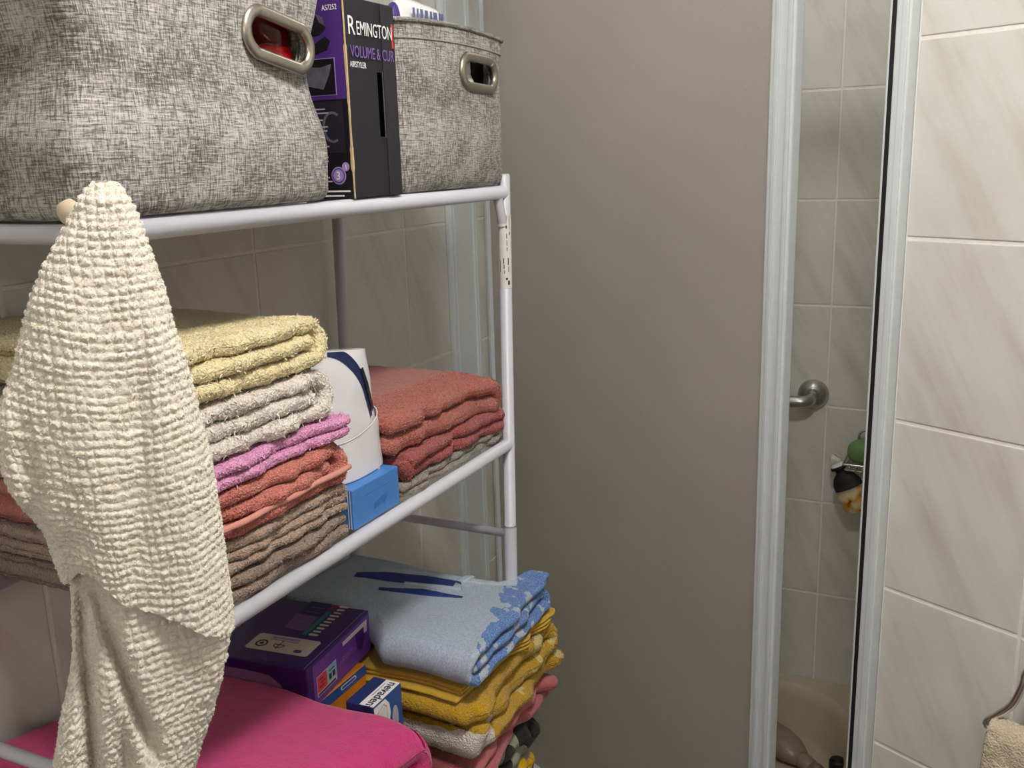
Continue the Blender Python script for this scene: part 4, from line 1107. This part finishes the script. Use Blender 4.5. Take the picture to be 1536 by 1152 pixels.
XB3 = -0.872
folded('folded_cloth', zigzag(0.995, 1.176, H - 0.838, Z3 + 0.001, 4, 1, 0.01, 9), 0.027, XB3, -0.566, camo_mat(), 'camouflage patterned cotton cloth at the bottom of the clothes pile', 'cloth', None, ds=0.004, fine=0.10, dxf=0.004, pile=0.0003, seed=51, ragged=0.012, jx=0.012, warp=warp_pile(0.035, 0, 51, 0.012))
folded('folded_cloth', zigzag(0.985, 1.188, H - 0.792, H - 0.836, 2, -1, 0.01, 3), 0.0195, XB3, -0.556, M['t_coral'], 'dusty coral plush cloth between the mustard towel and the camouflage cloth', 'cloth', None, ds=0.0035, fine=0.10, dxf=0.0035, pile=0.0005, seed=52, ragged=0.014, jx=0.012, warp=warp_pile(0.062, 0, 51, 0.012))
tw = folded('folded_towel', zigzag(0.978, 1.190, H - 0.700, H - 0.790, 3, 1, 0.012, 12), 0.026, XB3, -0.548, M['t_mustard'], 'mustard yellow terry towel with cream patches under the folded denim', 'towel', None, ds=0.003, fine=0.09, dxf=0.003, seed=53, ragged=0.010, jx=0.010, warp=warp_pile(0.072, 0, 51, 0.004))
pile_fuzz(tw, 26000, 0.0024, 0.0005, M['t_mustard'], front_top(-0.548, None, 0.14), 53)
folded('folded_cloth', zigzag(0.975, 1.186, H - 0.680, H - 0.698, 3, -1, 0.02, 15), 0.0042, XB3, -0.556, M['t_cotton_yellow'], 'thin yellow cotton cloth folded between the denim and the mustard towel', 'cloth', None, ds=0.003, fine=0.09, dxf=0.003, pile=0.0003, seed=54, ragged=0.012, jx=0.012, warp=warp_pile(0.060, 0, 51, 0.004))

def jeans():
    wf = warp_pile(0.058, 0.016, 51, 0.0, 0.036)
    path = spiral(0.978, 1.192, H - 0.622, H - 0.678, -0.02)
    o = folded('folded_jeans', path, 0.0135, XB3, -0.546, denim_mat(), 'pale bleached denim jeans with a blue border folded on top of the mustard towel', 'jeans', None, ds=0.003, fine=0.10, dxf=0.0028, pile=0.00025, seed=55, ragged=0.006, jx=0.008, warp=wf, mirror=True)
    return o
jn = jeans()
def on_jeans(pts, lift=0.0015):
    """drop points (x,y) on the top of the jeans"""
    me = jn.data; co = np.empty(len(me.vertices) * 3); me.vertices.foreach_get('co', co); co = co.reshape(-1, 3) + WL[jn]
    out = []
    for x, y in pts:
        d = np.hypot(co[:, 0] - x, co[:, 1] - y); c_ = co[d < 0.006]
        z = c_[:, 2].max() if len(c_) else co[np.argmin(d), 2]
        out.append((x, y, z + lift))
    return np.array(out)
def strip_on_jeans(name, path, width, mat, lift=0.0012, thick=0.0012):
    c = smooth_path([(p[0], p[1], 0) for p in path], 0.004)[:, :2]
    t = np.gradient(c, axis=0); t /= np.linalg.norm(t, axis=1)[:, None]; n = np.stack([-t[:, 1], t[:, 0]], 1)
    wd = width if np.ndim(width) else np.full(len(c), width)
    if np.ndim(width): wd = np.interp(np.linspace(0, 1, len(c)), np.linspace(0, 1, len(width)), width)
    cols = [on_jeans(c + n * (wd * f)[:, None], lift) for f in (-0.5, -0.25, 0, 0.25, 0.5)]
    zz = np.stack([q[:, 2] for q in cols]).max(0)
    for _ in range(3): zz = (np.roll(zz, 1) + zz + np.roll(zz, -1)) / 3 if len(zz) > 8 else zz
    V = []
    for q in cols: V.append(np.stack([q[:, 0], q[:, 1], np.maximum(q[:, 2], q[:, 2])], 1))
    k_ = len(c); top = np.stack(V, 1).reshape(-1, 3); bot = top - np.array([0, 0, thick + lift])
    F = grid_faces(k_, 5).tolist(); F += [[q + k_ * 5 for q in f[::-1]] for f in grid_faces(k_, 5).tolist()]
    for i in range(k_ - 1):
        for e in (0, 4):
            a, b = i * 5 + e, (i + 1) * 5 + e; F.append([a, b, b + k_ * 5, a + k_ * 5] if e else [b, a, a + k_ * 5, b + k_ * 5])
    return mesh_obj(name, np.concatenate([top, bot]), F, mat, jn, smooth=True)
dn_l = shade('pale_denim', (186, 200, 212), 0.9, gs=300, grain=0.06); dn_n = shade('navy_lining', (34, 58, 130), 0.8, gs=200, grain=0.06)
strip_on_jeans('navy_pocket_lining', [(-0.82, 1.112), (-0.74, 1.142), (-0.672, 1.158)], [0.016, 0.030, 0.030, 0.022], dn_n)
strip_on_jeans('navy_pocket_lining', [(-0.76, 1.085), (-0.70, 1.112), (-0.640, 1.124)], [0.006, 0.018, 0.004], dn_n)
strip_on_jeans('waistband', [(-0.80, 1.150), (-0.72, 1.172), (-0.66, 1.178), (-0.62, 1.186), (-0.585, 1.196)], 0.014, dn_l, 0.0022, 0.002)
strip_on_jeans('pocket_edge', [(-0.74, 1.124), (-0.69, 1.140), (-0.655, 1.148)], 0.006, dn_l, 0.0020, 0.002)
strip_on_jeans('belt_loop', [(-0.668, 1.162), (-0.662, 1.192)], 0.012, dn_l, 0.0045, 0.003)

# ------------------------------------------------------------------ cream waffle towel hanging on the near post
def waffle_mat():
    k_ = NT('cream_chenille').set(None, 0.95, 0, 0.1, 0.35)
    v = k_.coords('Object'); n = k_.noise(v, 700, 3, 0.7); b = k_.noise(v, 60, 2)
    c = k_.ramp(n, [(0.3, lin(212, 202, 184)), (0.65, lin(234, 227, 213))])
    c = k_.mix(0.4, c, k_.ramp(b, [(0.35, lin(216, 206, 187)), (0.65, lin(234, 228, 215))]))
    k_.l(c, k_.p.inputs['Base Color']); k_.bump(n, 0.6, 0.0012); return k_.m

HP = np.array([-0.585, 0.490, 0.0]); HU = np.array([0.648, 0.762, 0.0]); HW = np.array([0.762, -0.648, 0.0])
def weave(s, r, jit):
    a = np.abs(np.sin(np.pi * (s / 0.0071 + jit[0]))); b = np.abs(np.sin(np.pi * (r / 0.0065 + jit[1])))
    return (0.22 + 0.78 * a ** 0.55) * (b ** 0.6)

def hanging_towel():
    root = thing('hanging_towel', (-0.585, 0.49, H - 0.60), 'cream chunky waffle weave towel hanging from the near top corner of the rack', 'towel')
    mat = waffle_mat()
    nt, nv = 430, 330
    # non-uniform angle: dense on the front (towards the room), sparse behind
    front = np.linspace(-0.25, np.pi + 0.25, int(nt * 0.86)); back = np.linspace(np.pi + 0.25, 2 * np.pi - 0.25, nt - len(front) + 2)[1:-1]
    th = np.concatenate([front, back]); nt = len(th)
    zk = [-0.008, -0.012, -0.020, -0.031, -0.045, -0.069, -0.093, -0.118, -0.143, -0.168, -0.195, -0.222, -0.243, -0.265, -0.283, -0.300, -0.36]
    uL = [0.016, 0.010, 0.004, -0.002, -0.011, -0.026, -0.038, -0.046, -0.054, -0.063, -0.069, -0.069, -0.071, -0.068, -0.061, -0.050, -0.042]
    uR = [0.028, 0.034, 0.038, 0.042, 0.045, 0.051, 0.056, 0.059, 0.065, 0.068, 0.072, 0.076, 0.077, 0.078, 0.078, 0.079, 0.080]
    hu = [-0.075, -0.060, -0.047, -0.040, -0.030, -0.021, -0.009, 0.000, 0.021, 0.038, 0.055, 0.082]
    hz = [-0.255, -0.275, -0.298, -0.303, -0.290, -0.290, -0.305, -0.318, -0.330, -0.341, -0.357, -0.372]
    def build(name, zs, fL, fR, depth, pleat, hem, dens, seed, zlo):
        """zs: nominal heights top to bottom; returns the mesh"""
        rows = []
        for zi, z in enumerate(zs):
            a, b = fL(z), fR(z); uc, hw = (a + b) / 2, (b - a) / 2
            cu, su = np.cos(th), np.sin(th)
            u = uc + hw * np.sign(cu) * np.abs(cu) ** 0.85
            dp = depth(z)
            w_ = dp * np.sign(su) * np.abs(su) ** 0.75 * np.where(su > 0, 1.0, 0.55)
            w_ = w_ + np.where(su > -0.2, pleat(u, z), 0)
            rows.append(np.stack([u, w_, np.full(nt, z)], 1))
        Q = np.array(rows)                                   # nv, nt, (u,w,z)
        if hem is not None:
            zh = np.interp(Q[-1, :, 0], hu, hz)
            t = ((Q[:, :, 2] - zs[0]) / (zs[-1] - zs[0])) ** 1.0
            top = zs[0]
            target = top + (np.interp(Q[:, :, 0], hu, hz) - top) * t
            Q[:, :, 2] = Q[:, :, 2] * (1 - t ** 1.5) + target * t ** 1.5
            # the hem curls under
        # arc length coordinates
        d = np.linalg.norm(np.diff(Q, axis=1), axis=2); s = np.concatenate([np.zeros((len(Q), 1)), np.cumsum(d, 1)], 1)
        mid = np.argmin(np.abs(th - np.pi / 2)); s = s - s[:, mid:mid + 1]
        s = s - Q[:, mid:mid + 1, 0]
        r = np.concatenate([np.zeros((1, nt)), np.cumsum(np.linalg.norm(np.diff(Q, axis=0), axis=2), 0)], 0)
        flat = np.stack([s.ravel(), r.ravel(), np.zeros(s.size)], 1)
        jit = (vnoise(flat, 55, seed) * 0.22 + vnoise(flat, 140, seed + 8) * 0.10, vnoise(flat, 50, seed + 1) * 0.26 + vnoise(flat, 140, seed + 9) * 0.12)
        hgt = weave(s.ravel(), r.ravel(), jit).reshape(s.shape)
        hgt = hgt * (0.8 + 0.35 * vnoise(flat, 150, seed + 2).reshape(s.shape))
        # normals by finite difference
        gu = np.gradient(Q, axis=1); gv = np.gradient(Q, axis=0); N = np.cross(gu, gv); N /= np.linalg.norm(N, axis=2)[:, :, None] + 1e-12
        sgn = np.sign(N[:, mid, 1].mean()); N *= sgn
        Q = Q + N * (hgt * 0.0026 - 0.0012)[:, :, None]
        Q += vnoise3(Q.reshape(-1, 3), 480, seed + 6).reshape(Q.shape) * 0.0007
        W3 = HP + Q[:, :, :1] * HU + Q[:, :, 1:2] * HW; W3[:, :, 2] = H + Q[:, :, 2]
        V = W3.reshape(-1, 3); F = grid_faces(len(Q), nt, False, True)
        F = F if sgn > 0 else F[:, ::-1]
        F = F.tolist(); F.append(list(range(nt)))
        return mesh_obj(name, V, F, mat, root, smooth=True)
    fL = lambda z: np.interp(-z, [-q for q in zk], uL); fR = lambda z: np.interp(-z, [-q for q in zk], uR)
    dep = lambda z: np.interp(-z, [0.008, 0.02, 0.05, 0.12, 0.22, 0.36], [0.010, 0.020, 0.026, 0.036, 0.044, 0.046])
    def pl(u, z):
        a = np.clip((-z - 0.03) / 0.15, 0, 1)
        return a * (-0.0045 * np.exp(-((u - 0.028 - 0.12 * z - 0.02) / 0.007) ** 2) - 0.010 * np.exp(-((u + 0.052) / 0.009) ** 2) * np.clip((-z - 0.13) / 0.1, 0, 1) + 0.003 * np.cos(u * 110 + 1))
    zs = np.concatenate([np.linspace(-0.008, -0.345, nv)])
    cf = fuzzmat('cream_fuzz', (240, 233, 219))
    up = build('upper_drape', zs, fL, fR, dep, pl, True, 1, 61, -0.36)
    pile_fuzz(up, 50000, 0.0008, 0.0003, cf, None, 61)
    zk2 = [-0.255, -0.300, -0.340, -0.365, -0.393, -0.420, -0.449, -0.478, -0.520, -0.60]
    L2 = [-0.028, -0.036, -0.040, -0.042, -0.049, -0.058, -0.066, -0.073, -0.082, -0.095]
    R2 = [0.066, 0.072, 0.079, 0.078, 0.070, 0.062, 0.052, 0.040, 0.024, -0.005]
    fL2 = lambda z: np.interp(-z, [-q for q in zk2], L2); fR2 = lambda z: np.interp(-z, [-q for q in zk2], R2)
    dep2 = lambda z: np.interp(-z, [0.255, 0.36, 0.60], [0.026, 0.038, 0.036])
    def pl2(u, z):
        d = -z - 0.30
        v1 = -0.022 * np.exp(-((u + 0.030 + 0.06 * d) / 0.0055) ** 2) * np.clip(d / 0.03, 0, 1)
        c = -0.024 + 0.20 * d
        v2 = -0.020 * np.exp(-((u - c) / 0.006) ** 2) * np.clip(d / 0.02, 0, 1) * np.clip((0.17 - d) / 0.04, 0, 1)
        v3 = -0.016 * np.exp(-((u + 0.012 + 0.10 * (d - 0.12)) / 0.007) ** 2) * np.clip((d - 0.10) / 0.05, 0, 1)
        return v1 + v2 + v3 + 0.003 * np.cos(u * 90)
    lw = build('lower_drape', np.linspace(-0.262, -0.60, 300), fL2, fR2, dep2, pl2, None, 1, 71, -0.60)
    pile_fuzz(lw, 36000, 0.0008, 0.0003, cf, None, 71)
    # turned hem along the lower edge of the upper drape
hanging_towel()
kn = thing('post_knob', P3(FX, YN, H - 0.035), 'round beige knob capping the near rack post behind the cream towel', 'knob')
lathe('cap', [(0.009, 0.0), (0.0105, 0.003), (0.0110, 0.009), (0.0090, 0.014), (0.004, 0.016)], M['wood'], kn, Matrix.Translation((FX - 0.006, YN + 0.001, H - 0.036)) @ Matrix.Rotation(math.radians(-25), 4, 'Y'))

# ------------------------------------------------------------------ towel ring on the right wall
def on_right(s, out, z): q = PR + DR * (s + 0.022) + NR * out; return (q[0], q[1], H + z)
ring = thing('towel_ring', on_right(0.255, 0.0, -0.66), 'chrome towel holder on the right tiled wall', 'towel ring')
lathe('wall_plate', [(0.026, 0.0), (0.026, 0.006), (0.020, 0.012), (0.010, 0.014), (0.010, 0.034)], M['chrome'], ring, frame(Vector(on_right(0.225, 0.0, -0.640)), DR, (0, 0, 1), NR))
rp = smooth_path([on_right(*q) for q in [(0.225, 0.036, -0.628), (0.206, 0.040, -0.640), (0.203, 0.042, -0.660), (0.194, 0.045, -0.690), (0.176, 0.047, -0.714), (0.166, 0.047, -0.726), (0.172, 0.047, -0.733), (0.21, 0.047, -0.734), (0.29, 0.047, -0.734), (0.322, 0.047, -0.733), (0.328, 0.047, -0.724), (0.300, 0.045, -0.690), (0.292, 0.042, -0.660), (0.288, 0.040, -0.640), (0.265, 0.036, -0.628)]], 0.004, True)
tube('ring', rp, 0.0048, M['chrome'], ring, 12, True)
M['t_beige'] = terry('beige_terry', (224, 208, 178), 380)
def hand_towel():
    path = []                                   # (out, z) going over the bar
    pts = [(0.025, -0.98), (0.028, -0.80), (0.031, -0.740)] + [(0.047 + 0.0135 * math.cos(t), -0.7335 + 0.0135 * math.sin(t)) for t in np.linspace(math.pi * 0.9, 0.1, 9)] + [(0.063, -0.745), (0.067, -0.82), (0.070, -0.98)]
    P = smooth_path(pts, 0.003); n_s = 60
    T = np.gradient(P, axis=0); T /= np.linalg.norm(T, axis=1)[:, None]; N = np.stack([-T[:, 1], T[:, 0]], 1)
    V = []; r = 0.0065
    loop = np.concatenate([P + N * r, P[::-1] - N[::-1] * r]); cen = np.concatenate([P, P[::-1]])
    ss = np.linspace(0, 1, n_s)
    for q in ss:
        e = min(q, 1 - q) * 22; k_ = math.sqrt(max(0.0, 1 - max(0, 1 - e) ** 2)); k_ = max(k_, 0.05)
        for (o_, z), (co_, cz) in zip(loop, cen):
            oo, zz = co_ + (o_ - co_) * k_, cz + (z - cz) * k_
            fl = 1 + 0.25 * max(0, (-0.72 - zz))
            V.append(on_right(0.252 + (q - 0.5) * 0.158 * fl, oo + 0.002 * math.sin(q * 14) * max(0, -0.74 - zz) * 12, zz))
    V = np.array(V); V += vnoise3(V, 420, 80) * 0.001 + vnoise3(V, 110, 81) * 0.0011
    F = grid_faces(n_s, len(loop), False, True).tolist(); F.append(list(range(len(loop)))[::-1]); F.append(list(range((n_s - 1) * len(loop), n_s * len(loop))))
    o = mesh_obj('hand_towel', V, F, M['t_beige'], smooth=True)
    bm = bmesh.new(); bm.from_mesh(o.data); bmesh.ops.recalc_face_normals(bm, faces=bm.faces[:]); bm.to_mesh(o.data); bm.free()
    tag(o, 'beige terry hand towel hanging over the chrome towel holder', 'towel')
hand_towel()

# ------------------------------------------------------------------ inside the shower
gb = thing('grab_bar', (-0.330, BY, H - 0.595), 'satin steel grab bar with a round flange on the shower wall', 'grab bar')
Mg_ = frame(Vector((-0.332, BY, H - 0.590)), (1, 0, 0), (0, 0, 1), (0, -1, 0))
lathe('flange', [(0.037, 0.0), (0.037, 0.006), (0.033, 0.016), (0.022, 0.026), (0.014, 0.030)], M['steel'], gb, Mg_)
tube('bar', smooth_path([(-0.332, BY - 0.026, H - 0.592), (-0.334, BY - 0.050, H - 0.594), (-0.345, BY - 0.064, H - 0.596), (-0.370, BY - 0.068, H - 0.597), (-0.45, BY - 0.068, H - 0.600), (-0.66, BY - 0.068, H - 0.606), (-0.69, BY - 0.060, H - 0.607), (-0.70, BY - 0.02, H - 0.607)], 0.006), 0.0145, M['steel'], gb, 18)
lathe('flange', [(0.037, 0.0), (0.037, 0.006), (0.033, 0.016), (0.022, 0.026), (0.014, 0.030)], M['steel'], gb, frame(Vector((-0.70, BY, H - 0.607)), (1, 0, 0), (0, 0, 1), (0, -1, 0)))

cd = thing('soap_caddy', (-0.185, BY, H - 0.74), 'chrome wire soap caddy on the shower wall', 'soap caddy')
def wire(name, pts, r=0.0022, closed=False): return tube(name, smooth_path(pts, 0.004, closed), r, M['chrome'], cd, 8, closed)
def rectpath(x0, x1, y0, y1, z): return [(x0 + 0.012, y0, z), (x1 - 0.012, y0, z), (x1, y0 + 0.012, z), (x1, y1 - 0.012, z), (x1 - 0.012, y1, z), (x0 + 0.012, y1, z), (x0, y1 - 0.012, z), (x0, y0 + 0.012, z)]
X0, X1, Y0, Y1 = -0.242, -0.125, 2.262, 2.366
wire('rim_wire', rectpath(X0, X1, Y0, Y1, H - 0.728), 0.0028, True); wire('rim_wire', rectpath(X0 + 0.004, X1 - 0.004, Y0 + 0.004, Y1 - 0.004, H - 0.742), 0.0022, True)
for i in range(7):
    x = X0 + 0.014 + i * 0.0148
    wire('cross_wire', [(x, Y0 + 0.001, H - 0.729), (x, Y0 + 0.006, H - 0.743), (x, Y1 - 0.006, H - 0.743), (x, Y1 - 0.001, H - 0.729)], 0.0018)
wire('handle_wire', [(-0.205, BY - 0.010, H - 0.728), (-0.217, BY - 0.030, H - 0.690), (-0.214, BY - 0.035, H - 0.668), (-0.195, BY - 0.035, H - 0.660), (-0.150, BY - 0.035, H - 0.659), (-0.135, BY - 0.030, H - 0.690), (-0.135, BY - 0.010, H - 0.728)], 0.0034)
wire('rim_wire', rectpath(X0 + 0.075, X1, Y0, Y1, H - 0.890), 0.0026, True)
for x in (X0 + 0.077, X1 - 0.002): wire('upright_wire', [(x, Y1 - 0.002, H - 0.742), (x, Y1 - 0.002, H - 0.82), (x, Y1 - 0.002, H - 0.890)], 0.0026)
for i in range(3):
    x = X0 + 0.083 + i * 0.012
    wire('cross_wire', [(x, Y0 + 0.001, H - 0.890), (x, (Y0 + Y1) / 2, H - 0.891), (x, Y1 - 0.001, H - 0.890)], 0.0018)
sg = shade('green_soap', (116, 150, 92), 0.45, gs=25, grain=0.05)
bm = bmesh.new(); bmesh.ops.create_uvsphere(bm, u_segments=32, v_segments=18, radius=1.0)
for v_ in bm.verts:
    p = v_.co; v_.co = Vector((-0.192 + 0.048 * math.copysign(abs(p.x) ** 0.8, p.x), 2.316 + 0.036 * math.copysign(abs(p.y) ** 0.8, p.y), H - 0.708 + 0.030 * math.copysign(abs(p.z) ** 0.85, p.z)))
tag(bm_obj('soap_bar', bm, sg, smooth=True), 'rounded green bar of soap lying in the chrome caddy', 'soap')

def shampoo():
    root = thing('shampoo_bottle', (-0.190, 2.290, H - 0.889), 'black and yellow squeeze bottle with an open white cap hanging under the soap caddy', 'bottle')
    Mx = Matrix.Translation((-0.212, 2.296, H - 0.826)) @ Matrix.Rotation(math.radians(-28), 4, 'Y') @ Matrix.Scale(1, 4)
    yl = NT('amber_label').set(None, 0.35); v = yl.coords('Object')
    yl.l(yl.ramp(yl.noise(v, 34, 2), [(0.38, lin(120, 54, 8)), (0.46, lin(214, 150, 30)), (0.62, lin(232, 214, 170))]), yl.p.inputs['Base Color'])
    def ov(name, prof, mat):
        th_ = np.linspace(0, 2 * np.pi, 32, endpoint=False)
        V = np.concatenate([np.stack([r * np.cos(th_), 0.6 * r * np.sin(th_), np.full(32, h)], 1) for r, h in prof])
        V = np.array([(Mx @ Vector(q))[:] for q in V]); F = grid_faces(len(prof), 32, False, True).tolist(); F.append(list(range(32))[::-1]); F.append(list(range((len(prof) - 1) * 32, len(prof) * 32)))
        return mesh_obj(name, V, F, mat, root, smooth=True)
    ov('label_body', [(0.026, -0.024), (0.034, -0.020), (0.036, -0.005), (0.0355, 0.026), (0.034, 0.036)], yl.m)
    ov('shoulder', [(0.034, 0.036), (0.0335, 0.050), (0.026, 0.066), (0.014, 0.076), (0.013, 0.084)], M['rubber'])
    ov('neck_ring', [(0.014, 0.084), (0.021, 0.087), (0.021, 0.092), (0.014, 0.094)], M['rubber'])
    c_ = ov('cap', [(0.017, 0.092), (0.016, 0.100), (0.009, 0.104)], M['white_plastic'])
    Mx = Mx @ Matrix.Translation((0.003, 0, 0.112)) @ Matrix.Rotation(math.radians(50), 4, 'Y') @ Matrix.Translation((0, 0, -0.006))
    ov('open_lid', [(0.008, -0.006), (0.013, -0.003), (0.014, 0.010), (0.009, 0.014)], M['white_plastic'])
shampoo()

def lying_bottle():
    z = TRAY_Z - 0.152
    root = thing('beige_bottle', (-0.31, 2.26, z), 'taupe plastic bottle lying on its side in the shower tray', 'bottle')
    m = shade('taupe_plastic', (150, 130, 112), 0.35); m2 = shade('taupe_cap', (132, 112, 96), 0.4)
    d = Vector((0.83, -0.56, 0.0)).normalized(); Mx = frame(Vector((-0.405, 2.270, z + 0.034)), d.cross(Vector((0, 0, 1))) * -1, (0, 0, 1), d)
    def ov(name, prof, mat, k_=0.72):
        th_ = np.linspace(0, 2 * np.pi, 36, endpoint=False)
        V = np.concatenate([np.stack([r * np.cos(th_), k_ * r * np.sin(th_) + dy, np.full(36, h)], 1) for r, h, dy in prof])
        V = np.array([(Mx @ Vector(q))[:] for q in V]); F = grid_faces(len(prof), 36, False, True).tolist(); F.append(list(range(36))[::-1]); F.append(list(range((len(prof) - 1) * 36, len(prof) * 36)))
        o = mesh_obj(name, V, F, mat, root, smooth=True)
        bm = bmesh.new(); bm.from_mesh(o.data); bmesh.ops.recalc_face_normals(bm, faces=bm.faces[:]); bm.to_mesh(o.data); bm.free(); return o
    ov('body', [(0.030, -0.03, 0), (0.040, -0.024, 0), (0.046, 0.02, 0), (0.047, 0.06, 0), (0.042, 0.095, -0.002), (0.030, 0.122, -0.006), (0.023, 0.132, -0.008)], m)
    ov('neck', [(0.021, 0.130, -0.008), (0.022, 0.136, -0.008), (0.020, 0.162, -0.010), (0.017, 0.168, -0.010)], m, 0.85)
    ov('cap', [(0.0145, 0.167, -0.010), (0.0165, 0.169, -0.010), (0.0165, 0.188, -0.010), (0.014, 0.191, -0.010)], m2, 1.0)
lying_bottle()
bc = thing('black_jar', (-0.206, 2.150, TRAY_Z - 0.148), 'small black jar standing in the corner of the shower tray', 'jar')
lathe('body', [(0.016, 0), (0.0185, 0.004), (0.019, 0.045), (0.018, 0.052)], M['rubber'], bc, Matrix.Translation((-0.206, 2.150, TRAY_Z - 0.148)))
lathe('lid', [(0.0195, 0.052), (0.020, 0.054), (0.020, 0.070), (0.018, 0.074), (0.010, 0.076)], M['black'], bc, Matrix.Translation((-0.206, 2.150, TRAY_Z - 0.148)))

# ------------------------------------------------------------------ groups of alike things
for o in list(C.objects):
    if o.parent or 'category' not in o: continue
    if o['category'] == 'basket': o['group'] = 'fabric baskets on the top shelf'
    elif o.name.startswith('folded_towel') and WL[o][2] > H - 0.5: o['group'] = 'folded towels on the middle shelf'
    elif o.name.startswith(('folded_towel', 'folded_cloth', 'folded_jeans')): o['group'] = 'clothes pile on the lower shelf'
